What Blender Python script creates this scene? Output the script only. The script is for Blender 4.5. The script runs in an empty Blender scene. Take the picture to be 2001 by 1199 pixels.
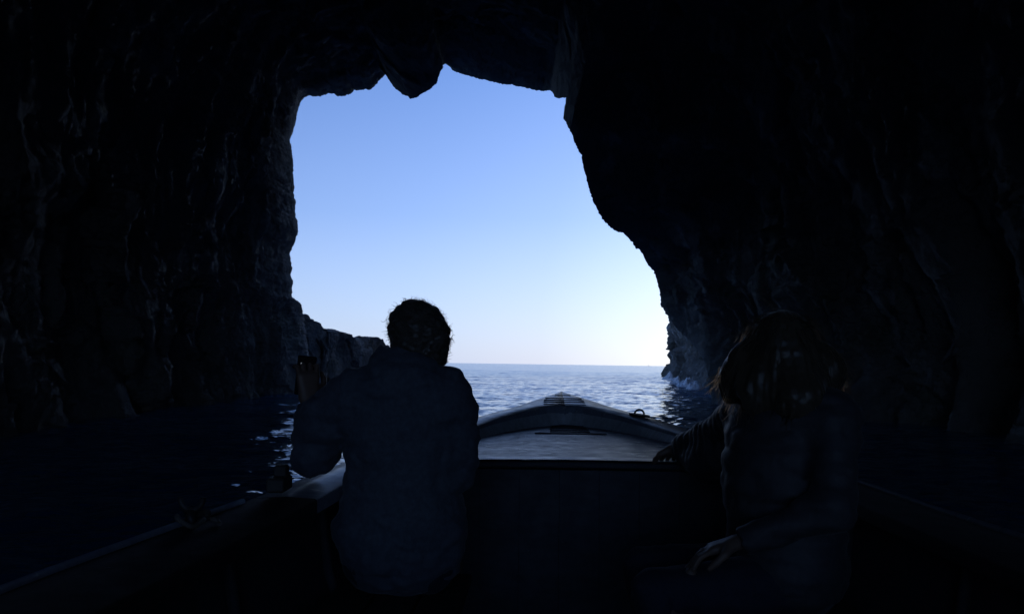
import bpy, math, random
import numpy as np
from mathutils import Vector, Matrix

random.seed(7)
RNG = np.random.default_rng(7)
scene = bpy.context.scene
COL = scene.collection

# ------------------------------------------------------------------ camera
F_PX = 1570.0                       # focal length in pixels of a 2001 px wide frame
CAM = np.array([0.0, 0.0, 1.15])
PITCH, ROLL = math.radians(4.04), math.radians(0.85)
FW = np.array([0, math.cos(PITCH), math.sin(PITCH)])
U0 = np.array([0, -math.sin(PITCH), math.cos(PITCH)])
R0 = np.array([1.0, 0, 0])
RT = math.cos(ROLL) * R0 + math.sin(ROLL) * U0
UP = -math.sin(ROLL) * R0 + math.cos(ROLL) * U0

def P(px, py, D):
    d = FW + (px - 1000.5) / F_PX * RT + (599.5 - py) / F_PX * UP
    return CAM + d * (D / d[1])

cam_data = bpy.data.cameras.new('camera')
cam = bpy.data.objects.new('camera', cam_data)
COL.objects.link(cam)
M = Matrix(((RT[0], UP[0], -FW[0], CAM[0]), (RT[1], UP[1], -FW[1], CAM[1]),
            (RT[2], UP[2], -FW[2], CAM[2]), (0, 0, 0, 1)))
cam.matrix_world = M
cam_data.sensor_width = 36
cam_data.lens = 36 * F_PX / 2001
cam_data.clip_start = 0.05
cam_data.clip_end = 40000
scene.camera = cam

# ------------------------------------------------------------------ noise
def _hash(ix, iy, iz, seed):
    h = (ix.astype(np.int64) * 374761393 + iy.astype(np.int64) * 668265263 + iz.astype(np.int64) * 2147483647 + seed * 1274126177) & 0xFFFFFFFF
    h = ((h ^ (h >> 13)) * 1274126177) & 0xFFFFFFFF
    h = h ^ (h >> 16)
    return (h & 0xFFFFFF).astype(np.float32) / np.float32(0xFFFFFF) * 2 - 1

def vnoise(p, seed=0):
    p = np.asarray(p, np.float64)
    i = np.floor(p)
    f = (p - i).astype(np.float32)
    f = f * f * f * (f * (f * 6 - 15) + 10)
    ix, iy, iz = i[..., 0], i[..., 1], i[..., 2]
    r = 0
    for a in (0, 1):
        wx = f[..., 0] if a else 1 - f[..., 0]
        for b in (0, 1):
            wy = f[..., 1] if b else 1 - f[..., 1]
            for c in (0, 1):
                wz = f[..., 2] if c else 1 - f[..., 2]
                r = r + wx * wy * wz * _hash(ix + a, iy + b, iz + c, seed)
    return r

def fbm(p, octs=4, seed=0, ridged=False, gain=0.5):
    p = np.asarray(p, np.float64)
    r, a, t = 0, 1.0, 0
    for o in range(octs):
        n = vnoise(p * (2.03 ** o) + 17.3 * o, seed + o)
        if ridged:
            n = 1 - 2 * np.abs(n)
        r = r + a * n
        t += a
        a *= gain
    return r / t

def facets(p, seed=0, tilt=0.8):
    """broken-rock relief: every Voronoi cell gets its own level and its own tilted plane"""
    p = np.asarray(p, np.float32)
    i = np.floor(p).astype(np.int64)
    best = np.full(p.shape[:-1], 9.0, np.float32); val = np.zeros(p.shape[:-1], np.float32)
    for a in (-1, 0, 1):
        for b in (-1, 0, 1):
            for c in (-1, 0, 1):
                x, y, z = i[..., 0] + a, i[..., 1] + b, i[..., 2] + c
                h = [_hash(x, y, z, seed + 7 * k) for k in range(3)]
                d0 = p[..., 0] - x - 0.5 - 0.45 * h[0]
                d1 = p[..., 1] - y - 0.5 - 0.45 * h[1]
                d2 = p[..., 2] - z - 0.5 - 0.45 * h[2]
                d = d0 * d0 + d1 * d1 + d2 * d2
                m = d < best
                best = np.where(m, d, best)
                lv = 0.5 * h[0] * h[1] * 2 + tilt * (h[1] * d0 + h[2] * d1 + h[0] * d2)
                val = np.where(m, lv, val)
    return val

def smooth(a, b, x):
    t = np.clip((x - a) / (b - a), 0, 1)
    return t * t * (3 - 2 * t)

# ------------------------------------------------------------------ objects
def tag(o, label=None, cat=None, group=None, kind=None):
    if label: o['label'] = label
    if cat: o['category'] = cat
    if group: o['group'] = group
    if kind: o['kind'] = kind
    return o

def thing(name, label, cat, loc=(0, 0, 0), group=None):
    o = bpy.data.objects.new(name, None)
    o.empty_display_size = 0.1
    COL.objects.link(o)
    o.location = tuple(loc)
    return tag(o, label, cat, group)

def world_loc(o):
    v = Vector((0, 0, 0))
    while o is not None:
        v += o.location
        o = o.parent
    return np.array(v)

def mesh_obj(name, verts, faces, mat, parent=None, shade=True, loc=None):
    """verts in world space; the object's origin sits at loc (or at its parent)."""
    verts = np.asarray(verts, np.float64)
    base = world_loc(parent) if parent is not None else np.zeros(3)
    own = np.asarray(loc, np.float64) - base if loc is not None else np.zeros(3)
    v = (verts - base - own).astype(np.float32)
    me = bpy.data.meshes.new(name)
    if isinstance(faces, np.ndarray):
        n = faces.shape[1]
        me.vertices.add(len(v))
        me.vertices.foreach_set('co', v.ravel())
        me.loops.add(faces.size)
        me.loops.foreach_set('vertex_index', faces.astype(np.int32).ravel())
        me.polygons.add(len(faces))
        me.polygons.foreach_set('loop_start', np.arange(0, faces.size, n, dtype=np.int32))
        me.polygons.foreach_set('loop_total', np.full(len(faces), n, np.int32))
        me.update(calc_edges=True)
    else:
        me.from_pydata([tuple(map(float, q)) for q in v], [], faces)
    me.validate()
    if shade:
        me.polygons.foreach_set('use_smooth', np.ones(len(me.polygons), bool))
    me.materials.append(mat)
    o = bpy.data.objects.new(name, me)
    COL.objects.link(o)
    if parent is not None:
        o.parent = parent
    o.location = tuple(own)
    return o

def grid_faces(nu, nv, wrap_u=False):
    i = np.arange(nu if wrap_u else nu - 1)
    j = np.arange(nv - 1)
    I, J = np.meshgrid(i, j, indexing='ij')
    I2 = (I + 1) % nu
    return np.stack([I * nv + J, I2 * nv + J, I2 * nv + J + 1, I * nv + J + 1], -1).reshape(-1, 4)

class MB:
    """collects tubes and boxes into one mesh"""
    def __init__(self):
        self.v, self.f = [], []
    def add(self, v, f):
        n = len(self.v)
        self.v += [tuple(map(float, q)) for q in v]
        self.f += [tuple(int(k) + n for k in q) for q in f]
    def box(self, c, size, ax=None, bevel=0.0):
        c = np.array(c, float)
        ax = np.eye(3) if ax is None else np.array(ax, float)
        h = np.array(size, float) / 2
        b = min(bevel, h.min() * 0.9)
        if b <= 0:
            vs = [c + ax.T @ (h * np.array(s)) for s in
                  [(-1,-1,-1),(1,-1,-1),(1,1,-1),(-1,1,-1),(-1,-1,1),(1,-1,1),(1,1,1),(-1,1,1)]]
            self.add(vs, [(0,3,2,1),(4,5,6,7),(0,1,5,4),(1,2,6,5),(2,3,7,6),(3,0,4,7)])
            return
        vs = []
        for (z, i1) in ((-h[2], b), (-h[2] + b, 0), (h[2] - b, 0), (h[2], b)):
            for k in range(8):
                sx, sy = [(-1,-1),(1,-1),(1,-1),(1,1),(1,1),(-1,1),(-1,1),(-1,-1)][k]
                dx, dy = [(b,0),(-b,0),(0,b),(0,-b),(-b,0),(b,0),(0,-b),(0,b)][k]
                x = sx * (h[0] - i1) + dx * 0.7
                y = sy * (h[1] - i1) + dy * 0.7
                vs.append(c + ax.T @ np.array([x, y, z]))
        fs = [tuple(range(7, -1, -1)), tuple(range(24, 32))]
        for r in range(3):
            for k in range(8):
                a, d = r * 8 + k, r * 8 + (k + 1) % 8
                fs.append((a, d, d + 8, a + 8))
        self.add(vs, fs)
    def tube(self, pts, rad, n=6, cap=True):
        pts = np.array(pts, float)
        rad = np.broadcast_to(np.array(rad, float), (len(pts),))
        tang = np.gradient(pts, axis=0)
        tang /= np.linalg.norm(tang, axis=1)[:, None] + 1e-9
        ref = np.array([0.31, 0.17, 0.94])
        vs = []
        for p, t, r in zip(pts, tang, rad):
            a = np.cross(t, ref); a /= np.linalg.norm(a) + 1e-9
            b = np.cross(t, a)
            for k in range(n):
                w = 2 * math.pi * k / n
                vs.append(p + r * (math.cos(w) * a + math.sin(w) * b))
        fs = []
        for i in range(len(pts) - 1):
            for k in range(n):
                fs.append((i*n+k, i*n+(k+1) % n, (i+1)*n+(k+1) % n, (i+1)*n+k))
        if cap:
            fs.append(tuple(range(n)))
            fs.append(tuple(range((len(pts)-1)*n + n - 1, (len(pts)-1)*n - 1, -1)))
        self.add(vs, fs)
    def build(self, name, mat, parent=None, shade=False, loc=None):
        return mesh_obj(name, np.array(self.v), self.f, mat, parent, shade, loc)

# ------------------------------------------------------------------ signed distance bodies
class Body:
    def __init__(self, k=0.03):
        self.p, self.k = [], k
    def cap(self, a, b, ra, rb=None, k=None):
        self.p.append(('c', np.array(a, float), np.array(b, float), ra, ra if rb is None else rb, self.k if k is None else k)); return self
    def ell(self, c, r, rot=None, k=None):
        self.p.append(('e', np.array(c, float), np.array(r, float), None if rot is None else np.array(rot, float), 0, self.k if k is None else k)); return self
    def chain(self, pts, rads, k=None):
        for i in range(len(pts) - 1):
            self.cap(pts[i], pts[i+1], rads[i], rads[i+1], k)
        return self
    def _d(self, q, X):
        if q[0] == 'c':
            a, b, ra, rb = q[1], q[2], q[3], q[4]
            ba = b - a
            h = np.clip(((X - a) @ ba) / max(ba @ ba, 1e-9), 0, 1)
            return np.linalg.norm(X - a - h[..., None] * ba, axis=-1) - (ra + (rb - ra) * h)
        Y = X - q[1]
        if q[3] is not None:
            Y = Y @ q[3].T
        k0 = np.linalg.norm(Y / q[2], axis=-1)
        k1 = np.linalg.norm(Y / q[2] ** 2, axis=-1) + 1e-9
        return k0 * (k0 - 1) / k1
    def bounds(self):
        lo, hi = [], []
        for q in self.p:
            if q[0] == 'c':
                r = max(q[3], q[4])
                lo.append(np.minimum(q[1], q[2]) - r); hi.append(np.maximum(q[1], q[2]) + r)
            else:
                r = q[2].max() if q[3] is not None else q[2]
                lo.append(q[1] - r); hi.append(q[1] + r)
        return np.min(lo, 0), np.max(hi, 0), lo, hi
    def mesh(self, res, grow=0.0, disp=None, cut=None):
        lo, hi, los, his = self.bounds()
        pad = grow + 4 * res + 0.03
        lo, hi = lo - pad, hi + pad
        n = np.ceil((hi - lo) / res).astype(int) + 1
        F = np.full(n, 0.2, np.float32)
        ax = [lo[i] + res * np.arange(n[i]) for i in range(3)]
        for q, l, h in zip(self.p, los, his):
            m = grow + q[5] + 4 * res + 0.02
            i0 = np.maximum(np.floor((l - m - lo) / res).astype(int), 0)
            i1 = np.minimum(np.ceil((h + m - lo) / res).astype(int) + 1, n)
            X = np.stack(np.meshgrid(*[ax[i][i0[i]:i1[i]] for i in range(3)], indexing='ij'), -1)
            d = self._d(q, X).astype(np.float32) - grow
            S = F[i0[0]:i1[0], i0[1]:i1[1], i0[2]:i1[2]]
            k = q[5]
            hh = np.maximum(k - np.abs(S - d), 0) / k
            S[...] = np.minimum(S, d) - hh * hh * k * 0.25
        if disp is not None or cut is not None:
            near = np.abs(F) < 0.08
            idx = np.argwhere(near)
            X = lo + idx * res
            if disp is not None:
                F[near] += disp(X).astype(np.float32)
            if cut is not None:
                X = np.stack(np.meshgrid(*ax, indexing='ij'), -1)
                F = np.maximum(F, cut(X).astype(np.float32))
        return surface_nets(F, lo, res)

def surface_nets(F, lo, res):
    ins = F < 0
    nx, ny, nz = F.shape
    cnt = np.zeros((nx-1, ny-1, nz-1), np.int8)
    sl = lambda a, n: slice(a, n - 1 + a)
    for a in (0, 1):
        for b in (0, 1):
            for c in (0, 1):
                cnt += ins[sl(a, nx), sl(b, ny), sl(c, nz)]
    act = (cnt > 0) & (cnt < 8)
    idx = np.argwhere(act)
    vid = np.full(act.shape, -1, np.int64)
    vid[act] = np.arange(len(idx))
    acc = np.zeros((len(idx), 3)); w = np.zeros(len(idx))
    cor = [(a, b, c) for a in (0, 1) for b in (0, 1) for c in (0, 1)]
    for i in range(8):
        for j in range(i + 1, 8):
            A, B = np.array(cor[i]), np.array(cor[j])
            if np.abs(A - B).sum() != 1:
                continue
            fa = F[tuple((idx + A).T)].astype(float); fb = F[tuple((idx + B).T)].astype(float)
            m = (fa < 0) != (fb < 0)
            t = np.where(m, fa / np.where(m, fa - fb, 1), 0)
            acc += np.where(m[:, None], A + t[:, None] * (B - A), 0)
            w += m
    V = lo + (idx + acc / w[:, None]) * res
    quads = []
    for d in range(3):
        e1, e2 = (d + 1) % 3, (d + 2) % 3
        s0 = [slice(None)] * 3; s1 = [slice(None)] * 3
        s0[d] = slice(0, -1); s1[d] = slice(1, None)
        ch = ins[tuple(s0)] != ins[tuple(s1)]
        pos = np.argwhere(ch)
        ok = (pos[:, e1] > 0) & (pos[:, e2] > 0) & (pos[:, e1] < F.shape[e1] - 1) & (pos[:, e2] < F.shape[e2] - 1)
        pos = pos[ok]
        if not len(pos):
            continue
        q = []
        for (u, v) in ((-1, -1), (0, -1), (0, 0), (-1, 0)):
            c = pos.copy(); c[:, e1] += u; c[:, e2] += v
            q.append(vid[tuple(c.T)])
        q = np.stack(q, 1)
        flip = ~ins[tuple(pos.T)]
        q[flip] = q[flip][:, ::-1]
        quads.append(q)
    Q = np.concatenate(quads)
    return V, Q[(Q >= 0).all(1)]

# ------------------------------------------------------------------ materials
def mat(name):
    m = bpy.data.materials.new(name)
    m.use_nodes = True
    nt = m.node_tree
    b = nt.nodes['Principled BSDF']
    return m, nt, b

def N(nt, t, **kw):
    n = nt.nodes.new(t)
    for k, v in kw.items():
        if k in n.inputs:
            n.inputs[k].default_value = v
        else:
            setattr(n, k, v)
    return n

def ramp(nt, stops):
    r = nt.nodes.new('ShaderNodeValToRGB')
    e = r.color_ramp.elements
    while len(e) < len(stops):
        e.new(0.5)
    for k, (p, c) in enumerate(stops):
        e[k].position = p
        e[k].color = (*c, 1) if len(c) == 3 else c
    return r

def coords(nt, scale=(1, 1, 1), loc=(0, 0, 0)):
    g = nt.nodes.new('ShaderNodeNewGeometry')
    m = nt.nodes.new('ShaderNodeMapping')
    m.inputs['Scale'].default_value = scale
    m.inputs['Location'].default_value = loc
    nt.links.new(g.outputs['Position'], m.inputs['Vector'])
    return m.outputs['Vector']

def noise(nt, vec, scale, detail=5, rough=0.6):
    n = N(nt, 'ShaderNodeTexNoise')
    n.inputs['Scale'].default_value = scale
    n.inputs['Detail'].default_value = detail
    n.inputs['Roughness'].default_value = rough
    nt.links.new(vec, n.inputs['Vector'])
    return n.outputs['Fac']

def bump(nt, b, h, strength, dist, prev=None):
    n = N(nt, 'ShaderNodeBump')
    n.inputs['Strength'].default_value = strength
    n.inputs['Distance'].default_value = dist
    nt.links.new(h, n.inputs['Height'])
    if prev is not None:
        nt.links.new(prev, n.inputs['Normal'])
    nt.links.new(n.outputs['Normal'], b.inputs['Normal'])
    return n.outputs['Normal']

def mixc(nt, fac, a, bcol):
    m = N(nt, 'ShaderNodeMix', data_type='RGBA')
    if isinstance(fac, float): m.inputs[0].default_value = fac
    else: nt.links.new(fac, m.inputs[0])
    for s, c in ((6, a), (7, bcol)):
        if isinstance(c, tuple): m.inputs[s].default_value = (*c, 1)
        else: nt.links.new(c, m.inputs[s])
    return m.outputs[2]

def rock_material(name, dark, light, streak, algae=(0.035, 0.045, 0.03), tide=0.9):
    m, nt, b = mat(name)
    v = coords(nt)
    base = ramp(nt, [(0.32, dark), (0.55, tuple(0.5 * (x + y) for x, y in zip(dark, light))), (0.72, light)])
    nt.links.new(noise(nt, v, 0.8, 8, 0.65), base.inputs['Fac'])
    # mineral runs: stretched downwards
    vs = coords(nt, (1.2, 1.2, 0.16))
    st = ramp(nt, [(0.57, (0, 0, 0)), (0.64, (1, 1, 1))])
    nt.links.new(noise(nt, vs, 1.0, 6, 0.6), st.inputs['Fac'])
    c = mixc(nt, st.outputs['Color'], base.outputs['Color'], streak)
    # patches of algae
    al = ramp(nt, [(0.52, (0, 0, 0)), (0.66, (0.75, 0.75, 0.75))])
    nt.links.new(noise(nt, coords(nt, (1, 1, 1), (5, 9, 2)), 0.45, 6, 0.7), al.inputs['Fac'])
    c = mixc(nt, al.outputs['Color'], c, algae)
    # white salt and barnacle crust scattered in a band just above the water
    g = nt.nodes.new('ShaderNodeSeparateXYZ')
    nt.links.new(v, g.inputs[0])
    band = N(nt, 'ShaderNodeMapRange'); band.inputs[1].default_value = tide; band.inputs[2].default_value = 0.05
    nt.links.new(g.outputs['Z'], band.inputs[0])
    cr = ramp(nt, [(0.52, (0, 0, 0)), (0.60, (1, 1, 1))])
    nt.links.new(noise(nt, v, 2.2, 8, 0.75), cr.inputs['Fac'])
    mu = N(nt, 'ShaderNodeMath', operation='MULTIPLY')
    nt.links.new(band.outputs[0], mu.inputs[0]); nt.links.new(cr.outputs['Color'], mu.inputs[1])
    c = mixc(nt, mu.outputs[0], c, (0.5, 0.5, 0.47))
    nt.links.new(c, b.inputs['Base Color'])
    b.inputs['Roughness'].default_value = 0.9
    b.inputs['Specular IOR Level'].default_value = 0.2
    n1 = bump(nt, b, noise(nt, v, 2.8, 12, 0.75), 1.0, 0.35)
    vo = N(nt, 'ShaderNodeTexVoronoi'); vo.inputs['Scale'].default_value = 5.0
    nt.links.new(v, vo.inputs['Vector'])
    bump(nt, b, vo.outputs['Distance'], 0.6, 0.10, n1)
    return m

M_ROCK = rock_material('cave_limestone', (0.32, 0.325, 0.32), (0.45, 0.45, 0.435), (0.66, 0.66, 0.64), algae=(0.23, 0.26, 0.215))
M_CLIFF = rock_material('cliff_limestone', (0.17, 0.165, 0.15), (0.33, 0.315, 0.29), (0.5, 0.49, 0.46), algae=(0.13, 0.13, 0.09), tide=0.3)
M_OUTCROP = rock_material('outcrop_limestone', (0.19, 0.19, 0.18), (0.34, 0.335, 0.32), (0.40, 0.395, 0.38), algae=(0.11, 0.115, 0.09), tide=0.3)

def simple(name, col, rough=0.6, var=0.25, scale=30, bumpd=0.002, metallic=0.0, stretch=(1, 1, 1), sheen=0.0, spec=0.5):
    m, nt, b = mat(name)
    v = coords(nt, stretch)
    n = noise(nt, v, scale, 6, 0.65)
    r = ramp(nt, [(0.3, tuple(c * (1 - var) for c in col)), (0.7, tuple(min(1, c * (1 + var)) for c in col))])
    nt.links.new(n, r.inputs['Fac'])
    nt.links.new(r.outputs['Color'], b.inputs['Base Color'])
    b.inputs['Roughness'].default_value = rough
    b.inputs['Metallic'].default_value = metallic
    b.inputs['Specular IOR Level'].default_value = spec
    if sheen:
        b.inputs['Sheen Weight'].default_value = sheen
        b.inputs['Sheen Roughness'].default_value = 0.3
    if bumpd:
        bump(nt, b, n, 0.6, bumpd)
    return m

def strand_mat(name, col):
    m, nt, b = mat(name)
    b.inputs['Base Color'].default_value = (*[0.12 * c for c in col], 1)
    b.inputs['Roughness'].default_value = 0.35
    rf = nt.nodes.new('ShaderNodeBsdfRefraction')
    rf.inputs['Color'].default_value = (*col, 1); rf.inputs['Roughness'].default_value = 0.35; rf.inputs['IOR'].default_value = 1.18
    mx = nt.nodes.new('ShaderNodeMixShader'); mx.inputs[0].default_value = 0.6
    nt.links.new(b.outputs[0], mx.inputs[1]); nt.links.new(rf.outputs[0], mx.inputs[2])
    nt.links.new(mx.outputs[0], nt.nodes['Material Output'].inputs[0])
    return m

def add_slot(o, m, first):
    o.data.materials.append(m)
    a = np.zeros(len(o.data.polygons), np.int32); a[first:] = 1
    o.data.polygons.foreach_set('material_index', a)

def painted_wood(name, col, wear, wear_amt, rough=0.45, coat=0.0, flecks=(4.0, 14.0, 6.0)):
    m, nt, b = mat(name)
    b.inputs['Coat Weight'].default_value = coat
    b.inputs['Coat Roughness'].default_value = 0.14
    v = coords(nt, (1.0, 6.0, 3.0))
    n = noise(nt, v, 6, 8, 0.7)
    r = ramp(nt, [(0.3, tuple(c * 0.7 for c in col)), (0.7, tuple(c * 1.25 for c in col))])
    nt.links.new(n, r.inputs['Fac'])
    v2 = coords(nt, flecks)
    w = ramp(nt, [(0.66 - wear_amt, (0, 0, 0)), (0.69 - wear_amt, (1, 1, 1))])
    nt.links.new(noise(nt, v2, 3.0, 8, 0.72), w.inputs['Fac'])
    nt.links.new(mixc(nt, w.outputs['Color'], r.outputs['Color'], wear), b.inputs['Base Color'])
    rr = ramp(nt, [(0.3, (rough * 0.8,) * 3), (0.7, (min(1, rough * 1.4),) * 3)])
    nt.links.new(noise(nt, coords(nt), 14, 6, 0.7), rr.inputs['Fac'])
    nt.links.new(rr.outputs['Color'], b.inputs['Roughness'])
    n1 = bump(nt, b, n, 0.4, 0.0012)
    bump(nt, b, w.outputs['Color'], 0.4, 0.001, n1)
    return m

M_CAP = painted_wood('blue_grey_gunwale_paint', (0.22, 0.25, 0.315), (0.5, 0.5, 0.48), 0.05, 0.36, coat=0.12)
M_DECK = painted_wood('worn_grey_deck_paint', (0.085, 0.105, 0.145), (0.85, 0.85, 0.83), 0.085, 0.42, coat=0.05, flecks=(2.2, 6.0, 3.0))
M_HULL = painted_wood('dark_blue_hull_paint', (0.06, 0.10, 0.18), (0.2, 0.2, 0.2), 0.0, 0.5)
M_INNER = painted_wood('dark_inner_paint', (0.035, 0.043, 0.056), (0.1, 0.1, 0.1), 0.0, 0.7)
M_COAM = painted_wood('grey_coaming_paint', (0.45, 0.48, 0.53), (0.6, 0.6, 0.58), 0.0, 0.5)
M_EDGE = painted_wood('pale_deck_edge_paint', (0.46, 0.49, 0.55), (0.75, 0.75, 0.73), 0.05, 0.35)
M_RAIL = painted_wood('dimmed_scuffed_toe_rail_paint', (0.12, 0.135, 0.16), (0.4, 0.4, 0.4), 0.03, 0.3, coat=0.3)  # dimmer copy for the starboard rail, its shade put into the colour
M_SIDE = painted_wood('shaded_side_deck_paint', (0.014, 0.017, 0.022), (0.1, 0.1, 0.1), 0.0, 0.85)  # near-black so the aft gunwale carries its shade in the colour
M_BENCH = painted_wood('bench_wood', (0.045, 0.043, 0.04), (0.12, 0.11, 0.1), 0.0, 0.6)
M_RUBBER = simple('dark_rubber', (0.04, 0.045, 0.055), 0.8, 0.2, 60)
M_METAL = simple('dark_weathered_iron', (0.06, 0.06, 0.062), 0.55, 0.3, 40, 0.001, 0.6)
M_ROPE = simple('grey_rope_fibre', (0.10, 0.09, 0.08), 0.9, 0.3, 120, 0.002)
M_SKIN = simple('skin', (0.17, 0.11, 0.085), 0.5, 0.1, 40, 0.0008)
def hair_mat(name, col):
    m = simple(name, col, 0.35, 0.4, 90, 0.0, sheen=1.0)
    nt = m.node_tree
    out = nt.nodes['Material Output']; b = nt.nodes['Principled BSDF']
    tr = nt.nodes.new('ShaderNodeBsdfTranslucent'); tr.inputs[0].default_value = (*[min(1, 1.8 * c) for c in col], 1)
    mx = nt.nodes.new('ShaderNodeMixShader'); mx.inputs[0].default_value = 0.35
    nt.links.new(b.outputs[0], mx.inputs[1]); nt.links.new(tr.outputs[0], mx.inputs[2]); nt.links.new(mx.outputs[0], out.inputs[0])
    return m
M_HAIR = hair_mat('dark_brown_hair', (0.13, 0.11, 0.095))
M_HAIR2 = hair_mat('light_brown_hair', (0.11, 0.085, 0.06))
M_JACKET = simple('grey_blue_jacket_cloth', (0.085, 0.10, 0.13), 0.85, 0.25, 60, 0.0008, sheen=0.15)
M_JACKET2 = simple('dark_quilted_jacket_cloth', (0.045, 0.048, 0.056), 0.65, 0.25, 60, 0.002, sheen=0.15)
M_DENIM = simple('dark_denim', (0.02, 0.026, 0.045), 0.85, 0.3, 200, 0.001, sheen=0.1)
M_SHOE = simple('dark_shoe_leather', (0.03, 0.03, 0.03), 0.55, 0.2, 60)
M_PHONE = simple('black_phone_shell', (0.02, 0.02, 0.022), 0.25, 0.05, 10, 0)
M_STRAND = strand_mat('dark_hair_fibre', (0.5, 0.42, 0.36))
M_STRAND2 = strand_mat('light_hair_fibre', (0.82, 0.66, 0.5))
M_SCREEN, _nt, _b = mat('phone_screen_light')
_b.inputs['Base Color'].default_value = (0.05, 0.05, 0.05, 1)
_b.inputs['Emission Color'].default_value = (0.75, 0.85, 1.0, 1)
_b.inputs['Emission Strength'].default_value = 0.5
M_FOAM = simple('sea_foam', (0.88, 0.9, 0.92), 0.8, 0.12, 5, 0.02)
M_SAIL = simple('grey_sail', (0.35, 0.35, 0.36), 0.8, 0.1, 1, 0)

def water_material():
    m, nt, b = mat('sea_water')
    b.inputs['Base Color'].default_value = (0.010, 0.075, 0.16, 1)
    # sheltered and glassy in the cave, wind-ruffled outside
    g = nt.nodes.new('ShaderNodeNewGeometry'); sp = nt.nodes.new('ShaderNodeSeparateXYZ')
    nt.links.new(g.outputs['Position'], sp.inputs[0])
    mr = N(nt, 'ShaderNodeMapRange'); mr.inputs[1].default_value = 15; mr.inputs[2].default_value = 90
    mr.inputs[3].default_value = 0.03; mr.inputs[4].default_value = 0.15
    nt.links.new(sp.outputs['Y'], mr.inputs[0]); nt.links.new(mr.outputs[0], b.inputs['Roughness'])
    b.inputs['IOR'].default_value = 1.333
    v1 = coords(nt, (1.0, 1.5, 1.0))
    n1 = bump(nt, b, noise(nt, v1, 2.2, 3, 0.5), 0.35, 0.10)
    v2 = coords(nt, (0.25, 0.45, 1.0))
    n2 = bump(nt, b, noise(nt, v2, 1.0, 4, 0.55), 0.5, 0.6, n1)
    return m
M_WATER = water_material()

# ------------------------------------------------------------------ the cave
LEFT = [(608, 900, 25), (608, 784, 25), (606, 740, 25), (604, 700, 25), (599, 660, 25), (597, 640, 25), (593, 612, 25), (589, 595, 24.6),
        (581, 587, 24.2), (572, 580, 24), (571, 560, 24), (572, 548, 24), (568, 540, 24), (571, 525, 24), (567, 505, 24),
        (566, 495, 24), (570, 487, 24), (575, 475, 24), (580, 458, 24), (583, 447, 24), (581, 432, 24), (577, 415, 24), (577, 395, 24),
        (575, 375, 24), (573, 350, 24), (574, 325, 24), (571, 300, 24), (570, 285, 24.2), (567, 273, 24.4), (571, 262, 24.5),
        (577, 245, 24.6), (580, 225, 24.8), (584, 208, 25), (589, 197, 25.2), (597, 189, 25.5), (606, 186, 25.8), (616, 188, 26),
        (625, 190, 26), (638, 183, 26.2), (655, 182, 26.3), (660, 188, 26.4), (668, 188, 26.5), (685, 184, 26.6), (692, 177, 26.8),
        (710, 175, 27), (725, 175, 27), (733, 168, 27), (742, 156, 27), (750, 150, 27), (757, 138, 27)]
BOSS = [(761, 148, 25.2), (766, 163, 25), (773, 173, 25), (780, 179, 25), (787, 185, 25), (798, 188, 25), (801, 193, 25), (809, 193, 25),
        (817, 189, 25), (830, 181, 25), (845, 172, 25), (854, 161, 25), (859, 147, 25), (865, 128, 25.3)]
RIGHT = [(870, 125, 29), (878, 130, 29.5), (884, 138, 29.8), (900, 144, 30), (925, 152, 30), (950, 157, 30), (975, 164, 30), (1000, 166, 30),
         (1030, 173, 30), (1060, 178, 30), (1075, 177, 29.5), (1081, 182, 28), (1083, 188, 27.2), (1093, 193, 27), (1106, 192, 27), (1114, 189, 27),
         (1117, 196, 27), (1115, 205, 27), (1108, 218, 27), (1101, 231, 27), (1107, 241, 27), (1113, 255, 27), (1121, 272, 27.3),
         (1127, 290, 27.5), (1137, 303, 27.8), (1138, 315, 28), (1141, 330, 28.2), (1146, 350, 28.4), (1152, 372, 28.7), (1160, 395, 29),
         (1168, 412, 29.2), (1178, 428, 29.5), (1190, 442, 29.8), (1205, 452, 30), (1218, 456, 30.3), (1224, 463, 30.5), (1235, 472, 30.8),
         (1243, 486, 31), (1250, 487, 31), (1256, 497, 31.2), (1266, 517, 31.5), (1277, 528, 31.8), (1283, 548, 32), (1288, 565, 32.2),
         (1291, 580, 32.4), (1292, 598, 32.5), (1302, 612, 32.5), (1311, 626, 32.5), (1324, 643, 32.3), (1334, 653, 32), (1346, 664, 31.6),
         (1362, 682, 31.2), (1374, 702, 30.8), (1383, 730, 30.4), (1387, 760, 30.2), (1390, 778, 30), (1394, 900, 30)]

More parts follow.
